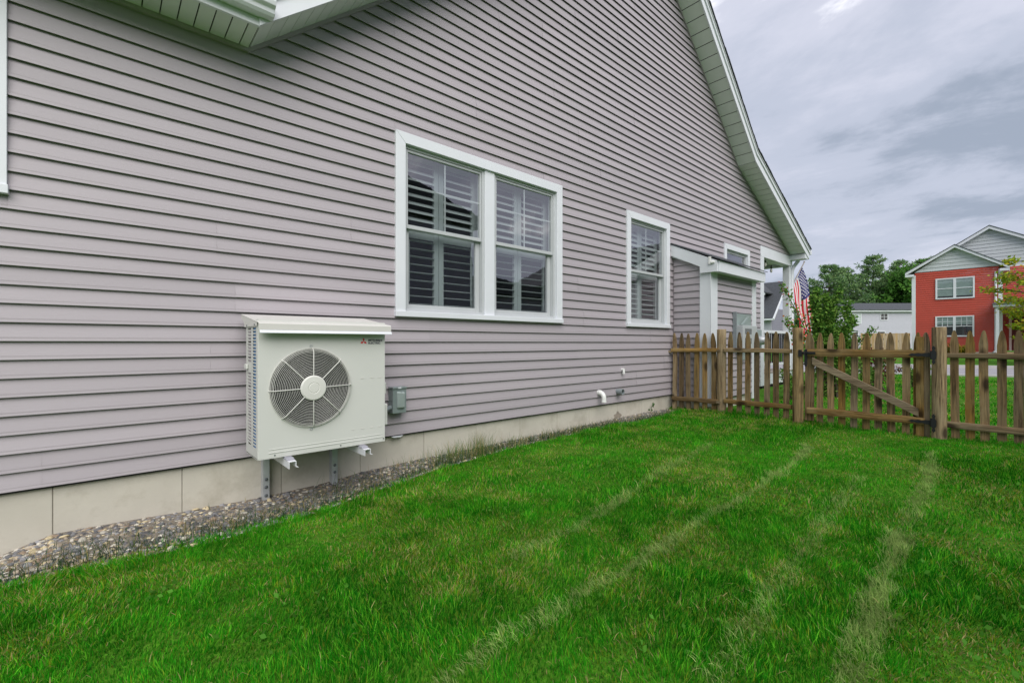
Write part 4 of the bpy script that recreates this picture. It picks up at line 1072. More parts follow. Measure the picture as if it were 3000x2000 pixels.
def stones(n, x0, x1, smin, smax, sub, ymax=0.01):
    V, F = ico(sub)
    x = RNG.uniform(x0, x1, n); y = RNG.uniform(0, 1, n)**0.9 * edge_y(x)*1.10 + 0.008
    s = RNG.uniform(smin, smax, n) * RNG.choice([0.6, 0.8, 1.0, 1.35], n)
    P = np.repeat(V[None], n, 0)
    P = P * (1 + RNG.uniform(-0.22, 0.22, (n, len(V), 1)))
    P = P * np.stack([s*RNG.uniform(0.8, 1.5, n), s*RNG.uniform(0.7, 1.1, n), s*RNG.uniform(0.4, 0.75, n)], -1)[:, None]
    a = RNG.uniform(0, 2*np.pi, n); c, q_ = np.cos(a)[:, None], np.sin(a)[:, None]
    tl = RNG.normal(0, 0.35, n)[:, None]
    X = P[..., 0]*c - P[..., 1]*q_; Y = P[..., 0]*q_ + P[..., 1]*c; Z = P[..., 2]
    Y2 = Y*np.cos(tl) - Z*np.sin(tl); Z2 = Y*np.sin(tl) + Z*np.cos(tl)
    z = bed_z(x, y) + RNG.uniform(-0.2, 0.8, n)*s*0.6
    out = np.stack([X + x[:, None], np.minimum(Y2 + y[:, None], 0.014), Z2 + z[:, None]], -1).reshape(-1, 3)
    tan = 0.50 + 0.45*np.clip((0.5 - x)/1.2, 0, 1)
    pick = np.where(RNG.random(n) < tan*0.75, RNG.integers(3, 8, n), RNG.integers(0, 3, n))
    col = np.repeat((STONE_COL[pick] * RNG.uniform(0.75, 1.25, (n, 1)))[:, None], len(V), 1).reshape(-1, 3)
    idx = (F[None] + (np.arange(n)*len(V))[:, None, None]).reshape(-1)
    return out, idx, col
A = [stones(2300, -1.3, 1.0, 0.009, 0.0145, 2), stones(5200, -1.3, 1.0, 0.006, 0.012, 1), stones(4600, 0.9, 2.6, 0.008, 0.013, 1), stones(5200, 2.5, 6.45, 0.008, 0.013, 1)]
off = 0; VV, II, CC = [], [], []
for v_, i_, c_ in A: VV.append(v_); II.append(i_ + off); CC.append(c_); off += len(v_)
II = np.concatenate(II)
me = np_mesh('gravel', np.concatenate(VV), II, np.full(len(II)//3, 3), M['stone'], np.concatenate(CC))
me.polygons.foreach_set('use_smooth', [True]*len(me.polygons))
tag(add('gravel', me), 'bed of grey and tan pebbles along the foundation', 'gravel', None, 'stuff')
# earth under the pebbles
b = MB(); xs = np.linspace(-3, 6.45, 96)
for a, c in zip(xs[:-1], xs[1:]):
    for t0, t1 in ((0, 0.34), (0.34, 0.67), (0.67, 1.05)):
        p = []
        for (xx_, t) in ((a, t0), (c, t0), (c, t1), (a, t1)):
            yy = float(np.interp(xx_, EDGE_X, EDGE_Y))*t + (0.02 if t == 0 else 0); p.append((xx_, yy, float(bed_z(xx_, min(yy, 0)) + (0.006 if t < 1 else -0.02))))
        b.quad(*p)
tag(b.build('gravel_bed', simple('damp earth', (0.19, 0.165, 0.135), rough=1.0, var=0.4, scale=40)), 'dark earth under the pebbles beside the foundation', None, None, 'structure')

# ------------------------------------------------------------------ grass
def blades(P, h, w, az, lean, face, col, rings, droop=0.0):
    n = len(P)
    ts = np.linspace(0, 1, rings + 1)
    lean_v = np.stack([np.cos(az), np.sin(az), np.zeros(n)], -1)
    side = np.stack([np.cos(face), np.sin(face), np.zeros(n)], -1)
    rows = []
    for t in ts:
        c = P + lean_v*(h*lean*t**1.8)[:, None]
        c = c.copy(); c[:, 2] += h*(t*np.sqrt(np.clip(1 - (lean*0.75)**2*t, 0.05, 1)) - droop*t**3)
        if t < 1:
            ww = (w*0.5*(1 - 0.55*t))[:, None]
            rows += [c - side*ww, c + side*ww]
        else: rows.append(c)
    nv = len(rows)
    V = np.stack(rows, 1).reshape(-1, 3)
    base = (np.arange(n)*nv)[:, None]
    loops, lens = [], []
    quads = [[2*i, 2*i+1, 2*i+3, 2*i+2] for i in range(rings-1)]
    flat = sum(quads, []) + [2*(rings-1), 2*(rings-1)+1, nv-1]
    idx = (base + np.array(flat)[None]).reshape(-1)
    pl = np.tile(np.array([4]*(rings-1) + [3]), n)
    C = np.repeat(col, nv, 0)
    return V, idx, pl, C
# mower tracks as polylines: paler tint stands for sky reflected by bent blades
TRACKS = [([(5.65, -3.06), (5.3, -3.11), (4.7, -3.157), (4.04, -3.167), (3.4, -3.177), (2.95, -3.191), (2.35, -3.22), (1.8, -3.257), (1.2, -3.30)], 0.062, 0.85),
          ([(5.2, -2.20), (4.9, -2.27), (4.48, -2.314), (3.75, -2.337), (3.29, -2.329), (2.88, -2.313), (2.48, -2.325), (1.93, -2.336), (1.57, -2.321), (1.26, -2.325), (0.94, -2.355), (0.3, -2.38)], 0.050, 0.80),
          ([(4.6, -1.52), (3.85, -1.60), (3.26, -1.672), (2.58, -1.781), (2.16, -1.826), (1.6, -1.86)], 0.055, 0.50),
          ([(4.3, -2.80), (3.2, -2.84), (2.36, -2.879), (2.0, -2.91), (1.5, -2.94)], 0.060, 0.45)]
def track_mask(x, y):
    m = np.zeros_like(x); dirx = np.ones_like(x); 
    wob = 0.05*(fbm(x*2.2, y*2.2, 40, 2) - 0.5) + 0.07*(fbm(x*14, y*14, 43, 2) - 0.5)
    for pts, wd, st in TRACKS:
        d = np.full_like(x, 9.0)
        for (ax, ay), (bx_, by_) in zip(pts[:-1], pts[1:]):
            vx, vy = bx_-ax, by_-ay; L2 = vx*vx+vy*vy
            t = np.clip(((x-ax)*vx + (y-ay)*vy)/L2, 0, 1)
            d = np.minimum(d, np.hypot(x-ax-t*vx, y-ay-t*vy))
        m = np.maximum(m, 1.3*st*np.clip(1 - (d + wob)/wd, 0, 1)**0.6)
    return m * np.clip(0.1 + 1.5*fbm(x*4, y*4, 77, 2), 0, 1.1)
G_DEEP, G_MID, G_LIGHT = np.array((0.013, 0.180, 0.005)), np.array((0.034, 0.285, 0.009)), np.array((0.120, 0.430, 0.022))
G_YEL, G_STRAW, G_SHEEN = np.array((0.230, 0.310, 0.022)), np.array((0.44, 0.36, 0.15)), np.array((0.40, 0.53, 0.17))
def lawn(n, x0, x1, y0, y1, keep, hmin, hmax, wmin, wmax, rings, near=True):
    x = RNG.uniform(x0, x1, n); y = RNG.uniform(y0, y1, n)
    k = keep(x, y); x, y = x[k], y[k]; n = len(x)
    z = gz(x, y) - 0.004
    lush = fbm(x*1.1+3, y*1.1, 21, 3)                       # deep green clumps
    dry = fbm(x*1.7, y*1.7+9, 31, 3)                        # thin straw patches
    dry2 = np.clip((fbm(x*4.2, y*4.2+5, 37, 2) - 0.58)/0.16, 0, 1)
    tuft = fbm(x*9, y*9, 51, 2)
    tr = track_mask(x, y) if near else np.zeros(n)
    edge = np.exp(-np.abs(y - edge_y(x) + 0.10)/0.10) * (x < 6.4)
    lush_n = np.clip((lush-0.38)/0.25, 0, 1); dry_n = 0.9*np.clip((dry-0.54)/0.24, 0, 1)*(1-0.8*np.clip(edge, 0, 1))
    dry_n = np.maximum(dry_n, 0.7*dry2*(1-np.clip(edge, 0, 1)))
    col = G_MID*(1-lush_n[:, None]) + G_DEEP*lush_n[:, None]
    r = RNG.random(n)
    col = np.where((r < 0.30)[:, None], G_LIGHT, col)
    col = np.where((RNG.random(n) < 0.05 + 0.42*dry_n)[:, None], G_YEL, col)
    col = np.where((RNG.random(n) < 0.02 + 0.24*dry_n)[:, None], G_STRAW, col)
    pale = RNG.random(n) < tr*0.95
    col = np.where(pale[:, None], G_SHEEN*RNG.uniform(0.75, 1.2, (n, 1)), col)
    col = col * RNG.uniform(0.65, 1.35, (n, 1)) * (0.50 + 1.0*tuft[:, None])
    h = RNG.uniform(hmin, hmax, n) * (0.75 + 0.5*lush_n) * (0.45 + 1.1*tuft) * (1 - 0.35*dry_n) * (1 + 0.55*np.clip(edge, 0, 1))
    h = h*(1 + 0.9*np.exp(-np.abs(x - 6.48)/0.07))              # the mower misses the fence line
    lean = np.clip(RNG.normal(0.38, 0.25, n), 0.05, 1.15) + 0.22*pale + 0.35*dry_n*RNG.random(n)
    az = RNG.uniform(0, 2*np.pi, n); az = np.where(pale, np.pi + RNG.normal(0, 0.5, n), az)
    swirl = fbm(x*3, y*3, 61, 2)*12.0
    az = np.where((RNG.random(n) < 0.55) & ~pale, swirl + RNG.normal(0, 0.6, n), az)
    h = np.where(pale, np.maximum(h*1.3, 0.03), h)
    return blades(np.stack([x, y, z], -1), h, RNG.uniform(wmin, wmax, n), az, lean, RNG.uniform(0, np.pi, n), col, rings)
ca_, sa_ = math.cos(R(48.176)), math.sin(R(48.176))
def dist(x, y): return np.hypot(x, y + CAM_D)
def ahead(x, y, m=0.6): return (x*ca_ + (y+CAM_D)*sa_) > 0.25*0 + m
inlawn = lambda x, y: (y < edge_y(x) + 0.01 + 0.16*RNG.random(len(x))**4 + 0.10*(fbm(x*7, y*7, 88, 2) - 0.5)) & (x < 6.52)
sets = [
  lawn(520000, -1.2, 3.4, -4.9, -0.1, lambda x, y: inlawn(x, y) & ahead(x, y) & (dist(x, y) < 3.3), 0.020, 0.042, 0.0022, 0.0042, 3),
  lawn(400000, -1.6, 6.55, -5.6, -0.1, lambda x, y: inlawn(x, y) & ahead(x, y) & (dist(x, y) >= 3.3), 0.020, 0.042, 0.0034, 0.0060, 2),
  lawn(60000, 6.5, 17.6, -6.5, -0.75, lambda x, y: (x < 17.5 - (y+1)*ROAD_T) & ~((y > -0.1) & (x < 12.3)) & ((dist(x, y) < 10) | (RNG.random(len(x)) < 0.6)), 0.025, 0.045, 0.010, 0.018, 2, False),
]
# sparse longer weeds standing in the pebbles and against the concrete
nw = 6500
x = RNG.uniform(-0.7, 6.4, nw); t = RNG.beta(2.6, 0.8, nw); y = edge_y(x)*t
k = (fbm(x*2.5, y*6, 91, 2) > 0.40) | (t > 0.8); x, y, t = x[k], y[k], t[k]; nw = len(x)
cw_ = (np.array((0.055, 0.115, 0.040))*(1-RNG.random((nw, 1))*0.4)) * RNG.uniform(0.7, 1.6, (nw, 1))
cw_ = np.where((RNG.random(nw) < 0.18)[:, None], G_STRAW*0.9, cw_)
sets.append(blades(np.stack([x, y, bed_z(x, y)], -1), RNG.uniform(0.03, 0.11, nw)*(0.5+t*0.7), RNG.uniform(0.0018, 0.0034, nw), RNG.uniform(0, 6.28, nw), np.clip(RNG.normal(0.5, 0.3, nw), 0.05, 1.2), RNG.uniform(0, 3.14, nw), cw_, 3))
# clump of tall seeding grass by the wall
for (cx, n_, hh) in ((2.45, 260, 0.19), (2.75, 280, 0.22), (2.25, 130, 0.15), (2.05, 60, 0.12), (1.35, 20, 0.17), (1.75, 22, 0.13), (3.2, 150, 0.13), (3.7, 120, 0.12), (4.2, 80, 0.10), (1.9, 60, 0.10), (5.0, 10, 0.12)):
    x = RNG.normal(cx, 0.10, n_); y = RNG.uniform(-0.22, -0.03, n_)
    sets.append(blades(np.stack([x, y, bed_z(x, y)], -1), RNG.uniform(0.4, 1.1, n_)*hh, RNG.uniform(0.0018, 0.003, n_), RNG.uniform(0, 6.28, n_), np.clip(RNG.normal(0.35, 0.2, n_), 0.05, 0.9), RNG.uniform(0, 3.14, n_), np.where((RNG.random(n_) < 0.3)[:, None], G_STRAW*1.1, np.array((0.11, 0.22, 0.05))) * RNG.uniform(0.7, 1.2, (n_, 1)), 3))
# straw debris and clippings lying on the lawn
nd = 1500
x = RNG.uniform(-1, 6.3, nd); y = RNG.uniform(-4.2, -0.3, nd); k = inlawn(x, y) & ahead(x, y); x, y = x[k], y[k]; nd = len(x)
sets.append(blades(np.stack([x, y, gz(x, y) + RNG.uniform(0.015, 0.04, nd)], -1), RNG.uniform(0.02, 0.06, nd), RNG.uniform(0.0015, 0.003, nd), RNG.uniform(0, 6.28, nd), RNG.uniform(0.9, 1.3, nd), RNG.uniform(0, 3.14, nd), G_STRAW*RNG.uniform(0.7, 1.3, (nd, 1)), 2, droop=0.5))
off = 0; VV, II, LL, CC = [], [], [], []
for v_, i_, l_, c_ in sets: VV.append(v_); II.append(i_ + off); LL.append(l_); CC.append(c_); off += len(v_)
tag(add('grass', np_mesh('grass', np.concatenate(VV), np.concatenate(II), np.concatenate(LL), M['grass'], np.concatenate(CC))), 'uneven green lawn grass with pale mower tracks and dry patches', 'grass', None, 'stuff')
# small broadleaf weed at the foot of the wall by the fence
def leaf_cloud(P, size, col, up=0.3, aspect=0.55):
    """many small diamond leaves at points P with random tilt"""
    n = len(P)
    d = RNG.normal(0, 1, (n, 3)); d[:, 2] += up; d /= np.linalg.norm(d, axis=1, keepdims=True)
    e_ = RNG.normal(0, 1, (n, 3)); s_ = np.cross(d, e_); s_ /= np.linalg.norm(s_, axis=1, keepdims=True) + 1e-9
    nn = np.cross(d, s_)
    L = size[:, None]
    V = np.stack([P, P + d*L*0.5 + s_*L*aspect*0.5 + nn*L*0.08, P + d*L, P + d*L*0.5 - s_*L*aspect*0.5 + nn*L*0.08], 1).reshape(-1, 3)
    idx = np.arange(4*n)
    return V, idx, np.full(n, 4), np.repeat(col, 4, 0)
def clover():
    cs = []
    for (cx_, cy_, n_, r_) in ((2.9, -3.45, 60, 0.16), (2.3, -3.5, 45, 0.12), (1.5, -2.75, 40, 0.12), (0.6, -1.6, 45, 0.14), (3.6, -2.6, 40, 0.14), (1.9, -1.4, 40, 0.14), (4.6, -3.5, 50, 0.2), (0.2, -1.0, 30, 0.1), (3.1, -1.2, 40, 0.15)):
        x = cx_ + RNG.normal(0, r_, n_); y = cy_ + RNG.normal(0, r_, n_); cs.append(np.stack([x, y, gz(x, y) + RNG.uniform(0.012, 0.032, n_)], -1))
    return np.concatenate(cs)
def leaf_mesh(name, P, size, col, mat, **kw):
    V, i, l, c = leaf_cloud(P, size, col, **kw)
    return np_mesh(name, V, i, l, mat, c)
Pc = clover(); nc = len(Pc)
tag(add('lawn_weeds', leaf_mesh('lawn_weeds', Pc, RNG.uniform(0.014, 0.034, nc), np.array((0.09, 0.27, 0.03))*RNG.uniform(0.7, 1.3, (nc, 1)), M['grass'], up=0.5, aspect=0.7)), 'small broad leaves of clover and weeds scattered in the lawn', 'weeds', None, 'stuff')
wd = empty('weed', (5.92, -0.03, 0.14), 'small broadleaf weed growing against the foundation near the fence', 'weed')
MB().tube([(5.92, -0.03, 0.13), (5.93, -0.035, 0.19), (5.95, -0.04, 0.26)], 0.003, 5).build('stem', M['leaf'] and simple('green stem', (0.06, 0.12, 0.03)), wd)
Pw = np.array([(5.92+0.01*k + RNG.normal(0, 0.012), -0.035 + RNG.normal(0, 0.012), 0.17 + 0.012*k) for k in range(9)])
add('leaves', leaf_mesh('leaves', Pw, np.full(9, 0.05), np.tile(np.array((0.05, 0.13, 0.03)), (9, 1)), M['leaf']), wd)

# ------------------------------------------------------------------ plants beyond the fence
def shrub(name, label, cat, center, base_r, stems, leaf_n, leaf_s, cols, seed, flowers=0, group=None):
    rg = np.random.default_rng(seed)
    root = empty(name, center, label, cat, group)
    pts, st = [], MB()
    for (tx, ty, tz, lean, dens) in stems:
        a = Vector(center) + Vector((rg.uniform(-base_r, base_r), rg.uniform(-base_r, base_r), 0))
        e_ = Vector((tx, ty, tz)); mid = (a + e_)/2 + Vector((rg.normal(0, 0.06), rg.normal(0, 0.06), 0.12*lean))
        path = []
        for k in range(9):
            t = k/8; path.append(a*(1-t)**2 + mid*2*t*(1-t) + e_*t*t)
        st.tube(path, [0.014*(1-0.85*k/8)+0.002 for k in range(9)], 5)
        m = int(leaf_n*dens)
        tt = rg.beta(2.0, 1.1, m)
        pp = np.array([np.array(path[int(t*7.99)])*(1-(t*7.99 % 1)) + np.array(path[int(t*7.99)+1])*(t*7.99 % 1) for t in tt])
        pts.append(pp + rg.normal(0, 1, (m, 3))*np.array((0.085, 0.085, 0.075))*(1.25-0.9*tt)[:, None])
    st.build('branches', M['bark'], root)
    P = np.concatenate(pts); n = len(P)
    c = np.array(cols)[rg.integers(0, len(cols), n)]*rg.uniform(0.7, 1.35, (n, 1))
    add('foliage', leaf_mesh('foliage', P, rg.uniform(0.6, 1.3, n)*leaf_s, c, M['leaf']), root)
    if flowers:
        sel = rg.choice(len(pts[0])+len(pts[1]), flowers); Pf = np.concatenate(pts[:2])[sel] + rg.normal(0, 0.02, (flowers, 3))
        add('blossom', leaf_mesh('blossom', Pf, rg.uniform(0.03, 0.06, flowers), np.where((rg.random(flowers) < 0.7)[:, None], np.array((0.75, 0.10, 0.03)), np.array((0.70, 0.25, 0.03))), M['leaf'], aspect=0.9), root)
    return root
GRN = [(0.085, 0.200, 0.030), (0.140, 0.280, 0.042), (0.055, 0.140, 0.024), (0.210, 0.360, 0.065)]
stems = [(9.07, -0.73, 2.24, 1.5, 0.32), (9.14, -0.80, 1.60, 1.5, 0.30), (9.52, -1.12, 2.00, 1, 0.9), (9.60, -1.18, 2.12, 1, 1.1), (9.70, -1.28, 2.02, 1, 1.2), (9.78, -1.36, 1.95, 1, 1.1), (9.88, -1.44, 2.14, 1, 0.9), (10.0, -1.55, 1.92, 1, 0.9), (10.08, -1.62, 1.60, 1, 0.9),
         (9.6, -1.16, 1.50, 1, 1.3), (9.7, -1.3, 1.5, 1, 1.6), (9.85, -1.45, 1.4, 1, 1.5), (9.75, -1.15, 1.1, 1, 1.4), (10.15, -1.55, 1.2, 1, 1.2), (9.62, -1.2, 1.0, 1, 1.2), (9.95, -1.6, 0.9, 1, 1.3), (10.3, -1.85, 1.42, 1.2, 0.35), (9.7, -1.35, 0.75, 1, 1.3), (9.85, -1.5, 0.65, 1, 1.2), (9.66, -1.16, 1.8, 1, 1.2)]
shrub('flowering_shrub', 'tall leafy green shrub with orange red blossom just behind the gate', 'shrub', (9.75, -1.34, 0.18), 0.12, stems, 720, 0.062, GRN, 3, flowers=70)
RED = [(0.16, 0.045, 0.035), (0.22, 0.10, 0.07), (0.10, 0.035, 0.03), (0.12, 0.10, 0.04)]
cx, cy = 11.95, -1.62
shrub('barberry_shrub', 'low reddish brown shrub behind the middle of the gate', 'shrub', (cx, cy, 0.18), 0.12,
      [(cx + r_*math.cos(a), cy + r_*math.sin(a), zz, 1, 1) for a, r_, zz in [(k*0.7, 0.14+0.30*((k*37) % 10)/10, 0.60+0.5*((k*53) % 10)/10) for k in range(16)]], 110, 0.055, RED, 5)
for i, (px_, py_, hh, lab) in enumerate(((8.9, -1.05, 0.55, 'small leafy green plant at the foot of the flowering shrub, house side'), (10.7, -1.75, 0.7, 'small green plant between the flowering shrub and the reddish shrub'), (13.2, -2.1, 0.45, 'low green clump past the reddish shrub'))):
    shrub('border_plant', lab, 'plant', (px_, py_, 0.17), 0.08, [(px_+0.22*math.cos(k*1.1), py_+0.22*math.sin(k*1.1), 0.17+hh*(0.6+0.4*((k*7) % 5)/5), 1, 1) for k in range(9)], 90, 0.055, GRN, 20+i, group='border plants beyond the gate')

def tree(name, label, base, height, crown, leaf_n, leaf_s, cols, seed, style='pine', group=None):
    rg = np.random.default_rng(seed)
    root = empty(name, base, label, 'tree', group)
    bx_, by_, bz_ = base
    tr = MB(); pts, ww = [], []
    lx, ly = rg.normal(0, 0.02, 2)*height
    def axis(t): return Vector((bx_ + lx*t, by_ + ly*t, bz_ + height*t*0.97))
    r0 = height*0.019
    tr.tube([axis(t) for t in np.linspace(0, 1, 9)], [r0*(1-0.93*t) for t in np.linspace(0, 1, 9)], 8)
    nb = crown['branches']
    for k in range(nb):
        t = crown['low'] + (0.985-crown['low'])*((k+rg.random()*0.6)/nb if style != 'pine' else min(1, (k//5 + rg.random()*0.30 + 0.2)/(nb/5)))
        prof = crown['prof'](t)
        L = height*crown['rad']*prof*rg.uniform(0.55, 1.2)
        a = k*2.4 + rg.uniform(-0.5, 0.5)
        s = axis(t); rise = crown['rise']*rg.uniform(0.3, 1.5)
        path = [s + Vector((math.cos(a)*L*q_, math.sin(a)*L*q_, L*(rise*q_ + crown['tip']*q_**2))) for q_ in np.linspace(0, 1, 5)]
        tr.tube(path, [r0*0.36*(1-t*0.7)*(1-0.85*q_)+0.01 for q_ in np.linspace(0, 1, 5)], 5)
        m = int(leaf_n*(0.25 + prof)/nb)
        nclump = max(2, int(4*L/height/crown['rad'])+1)
        if style == 'pine':
            q_ = rg.uniform(0.22, 1.06, m)**0.8
            A_, B_ = np.array(path[0]), np.array(path[-1])
            ctr = A_ + (B_-A_)*q_[:, None]; ctr[:, 2] += L*crown['tip']*(q_**2 - q_)
            lat = np.array((-math.sin(a), math.cos(a), 0.0))
            wid = 0.20*L*(1.15-q_)+0.012*height
            pts.append(ctr + lat*(rg.normal(0, 1, m)*wid)[:, None] + rg.normal(0, 1, (m, 3))*np.array((0.006, 0.006, 0.0065))*height)
            continue
        cl = [(rg.uniform(0.35, 1.05), rg.normal(0, 1, 3)) for _ in range(nclump)]
        for (q_, d) in cl:
            c = np.array(path[0])*(1-min(q_, 1)) + np.array(path[-1])*min(q_, 1)
            c = c + d*np.array((0.10, 0.10, 0.03))*L
            mm = max(6, m//nclump)
            pts.append(c + rg.normal(0, 1, (mm, 3))*np.array((crown['cx'], crown['cx'], crown['cz']))*height)
    tr.build('trunk', M['bark'], root)
    P = np.concatenate(pts); n = len(P)
    c = np.array(cols)[rg.integers(0, len(cols), n)]*rg.uniform(0.65, 1.35, (n, 1))
    add('crown', leaf_mesh('crown', P, rg.uniform(0.6, 1.4, n)*leaf_s, c, M['needle'] if style == 'pine' else M['leaf'], up=0.5 if style == 'pine' else 0.0, aspect=0.30 if style == 'pine' else 0.6), root)
    return root
PINE = [(0.14, 0.25, 0.10), (0.20, 0.33, 0.13), (0.09, 0.18, 0.08), (0.25, 0.37, 0.15)]
OAK = [(0.09, 0.22, 0.04), (0.13, 0.29, 0.05), (0.065, 0.16, 0.035)]
pc = dict(branches=70, low=0.12, rad=0.42, rise=0.12, tip=0.20, cx=0.026, cz=0.0075, prof=lambda t: (1-t)**0.75 + 0.04)
for i, (x_, y_, top, lab) in enumerate((
    (75.5, 16.2, 9.4, 'short pine at the end of the row nearest the porch post'),
    (76.8, 14.9, 12.7, 'rounded pine second in the row behind the flag'),
    (79.0, 13.0, 12.4, 'broad pine above the middle of the flowering shrub'),
    (81.5, 10.7, 14.1, 'tallest pine with a spiky top above the white house'),
    (83.6, 9.0, 11.4, 'lower pine with open branches beside the tallest pine'),
    (84.9, 7.6, 13.4, 'pine rising above the white house roof vent'),
    (86.8, 5.6, 13.6, 'dense pine next to the red house eave'),
    (90.0, 3.6, 14.9, 'dark pine peeking over the red house roof'))):
    c_ = dict(pc); c_['rad'] = 0.42 + 0.10*((i*37) % 10)/10; c_['low'] = 0.10 + 0.05*((i*13) % 4)
    tree('pine_tree', lab, (x_, y_, 0.5), top-0.5, c_, 15000, 0.36, PINE, 100+i, group='pines behind the white house')
tree('broadleaf_tree', 'bright green broadleaf tree between the pines near the red house roof', (80.5, 6.2, 0.5), 10.3, dict(branches=40, low=0.3, rad=0.30, rise=0.5, tip=0.1, cx=0.035, cz=0.03, prof=lambda t: math.sin(math.pi*min(1, max(0.05, (t-0.15)/0.95)))**0.6), 4200, 0.50, OAK, 140, 'leaf')
LOC = [(0.30, 0.40, 0.03), (0.40, 0.44, 0.035), (0.18, 0.30, 0.03), (0.42, 0.36, 0.03)]
tree('honeylocust_tree', 'small yellow green tree in front of the red house porch', (27.2, -4.15, 0.25), 4.4, dict(branches=34, low=0.18, rad=0.34, rise=0.55, tip=-0.25, cx=0.030, cz=0.016, prof=lambda t: math.sin(math.pi*min(1, max(0.05, t*0.9)))**0.7), 4600, 0.12, LOC, 150, 'leaf')

# ------------------------------------------------------------------ far houses
def lapped(mb, y0, y1, z0, z1, x, lap, d=0.02, ytop=None):
    """clapboard face looking to -x; ytop clips the course ends (gables)"""
    n = int(round((z1-z0)/lap))
    for k in range(n):
        a, c = z0 + (z1-z0)*k/n, z0 + (z1-z0)*(k+1)/n
        ya0, yb0 = (y0, y1) if ytop is None else ytop(a); ya1, yb1 = (y0, y1) if ytop is None else ytop(c)
        mb.quad((x-d, ya0, a), (x-d, yb0, a), (x-0.002, yb1, c), (x-0.002, ya1, c)); mb.quad((x-d, ya0, a), (x-d, yb0, a), (x, yb0, a+0.004), (x, ya0, a+0.004))
def far_window(parent, x, y0, y1, z0, z1, mull=True, grid=(2, 2), blind=None, split=0.5):
    w = empty('window', (x, (y0+y1)/2, z0), parent=parent)
    t = 0.075
    b = MB(); xx0, xx1 = x-0.06, x-0.022
    b.box(xx0, xx1, y0, y0+t, z0, z1); b.box(xx0, xx1, y1-t, y1, z0, z1); b.box(xx0-0.002, xx1, y0+t, y1-t, z1-t, z1); b.box(xx0-0.002, xx1, y0+t, y1-t, z0, z0+t)
    if mull: b.box(xx0, xx1, (y0+y1)/2-0.06, (y0+y1)/2+0.06, z0+t, z1-t)
    b.build('casing', M['white'], w)
    spans = [(y0+t, (y0+y1)/2-0.06), ((y0+y1)/2+0.06, y1-t)] if mull else [(y0+t, y1-t)]
    for (a, c) in spans:
        zm = z0+t + (z1-z0-2*t)*split
        b = MB().box(x-0.045, x-0.024, a, c, zm-0.02, zm+0.02)
        for g in range(1, grid[0]): b.box(x-0.040, x-0.030, a+(c-a)*g/grid[0]-0.012, a+(c-a)*g/grid[0]+0.012, zm+0.02, z1-t)
        for g in range(1, grid[1]): b.box(x-0.040, x-0.0305, a, c, zm+(z1-t-zm)*g/grid[1]-0.012, zm+(z1-t-zm)*g/grid[1]+0.012)
        b.build('sash', M['white'], w)
        MB().quad((x-0.028, a, z0+t), (x-0.028, c, z0+t), (x-0.028, c, z1-t), (x-0.028, a, z1-t)).build('pane', M['glass_far'], w, norm=False)
        if blind: MB().box(x-0.022, x-0.0205, a, c, z0+t+(z1-z0)*blind, z1-t).build('blind', M['blind'], w)
    MB().box(x-0.0202, x-0.0195, y0, y1, z0, z1).build('dark_reveal', M['room'], w)
    return w
# red house
RX = 37.0
rh = empty('red_house', (40, -2, 0.5), 'red clapboard house with pale gables across the street', 'house', 'houses across the street')
b = MB(); lapped(b, -2.82, 0.70, 0.62, 5.40, RX, 0.13, 0.035); b.quad((RX, 0.7, 0.4), (RX+8, 0.7, 0.4), (RX+8, 0.7, 5.4), (RX, 0.7, 5.4)); b.quad((RX, -2.9, 0.4), (RX+1.5, -2.9, 0.4), (RX+1.5, -2.9, 5.4), (RX, -2.9, 5.4)); b.build('wall', M['red_siding'], rh)
pk, pkz = -1.07, 6.80
def gt1(z): return (0.72 - (0.72-pk)*(z-5.42)/(pkz-0.10-5.42), -2.86 - (-2.86-pk)*(z-5.42)/(pkz-0.10-5.42))
b = MB(); lapped(b, 0, 0, 5.42, pkz-0.12, RX-0.015, 0.20, 0.03, ytop=gt1); b.build('gable_siding', M['pale_siding'], rh)
MB().box(RX-0.05, RX, 0.66, 0.84, 0.62, 5.24).build('corner_board', M['white'], rh); MB().box(RX-0.05, RX, -2.96, -2.80, 0.62, 5.24).build('corner_board', M['white'], rh)
def rake_pair(parent, x, yl, zl, yp, zp, yr, zr, depth, th=0.15):
    b = MB()
    for (ya, za, yb, zb) in ((yl, zl, yp, zp), (yp, zp, yr, zr)): b.prism([(ya, za), (yb, zb), (yb, zb+th), (ya, za+th)], 'x', x-0.30, x-0.26)
    b.build('rake_fascia', M['white'], parent)
    b = MB()
    for (ya, za, yb, zb) in ((yl, zl, yp, zp), (yp, zp, yr, zr)): b.prism([(ya, za+0.01), (yb, zb+0.01), (yb, zb+0.06), (ya, za+0.06)], 'x', x-0.258, x+0.02)
    b.build('rake_soffit', M['white'], parent)
    b = MB()
    for (ya, za, yb, zb) in ((yl, zl, yp, zp), (yp, zp, yr, zr)): b.prism([(ya, za+th+0.003), (yb, zb+th+0.003), (yb, zb+th+0.04), (ya, za+th+0.04)], 'x', x-0.33, x+depth)
    b.build('roof', M['shingle'], parent)
rake_pair(rh, RX, 1.12, 5.27, pk, pkz-0.13, -3.22, 5.21, 4)
MB().box(RX-0.28, RX+1.5, 0.72, 1.12, 5.16, 5.30).build('eave_return', M['white'], rh); MB().box(RX-0.28, RX+1.4, -3.22, -2.86, 5.10, 5.24).build('eave_return', M['white'], rh)
RX2 = 38.5; pk2, pkz2 = -2.407, 7.88
def gt2(z): return (pk2 + (pkz2-0.1-z)/0.66, pk2 - (pkz2-0.1-z)/0.60)
b = MB(); lapped(b, 0, 0, 5.52, pkz2-0.15, RX2, 0.20, 0.03, ytop=lambda z: (min(gt2(z)[0], 0.55), gt2(z)[1])); b.build('gable_siding', M['pale_siding'], rh)
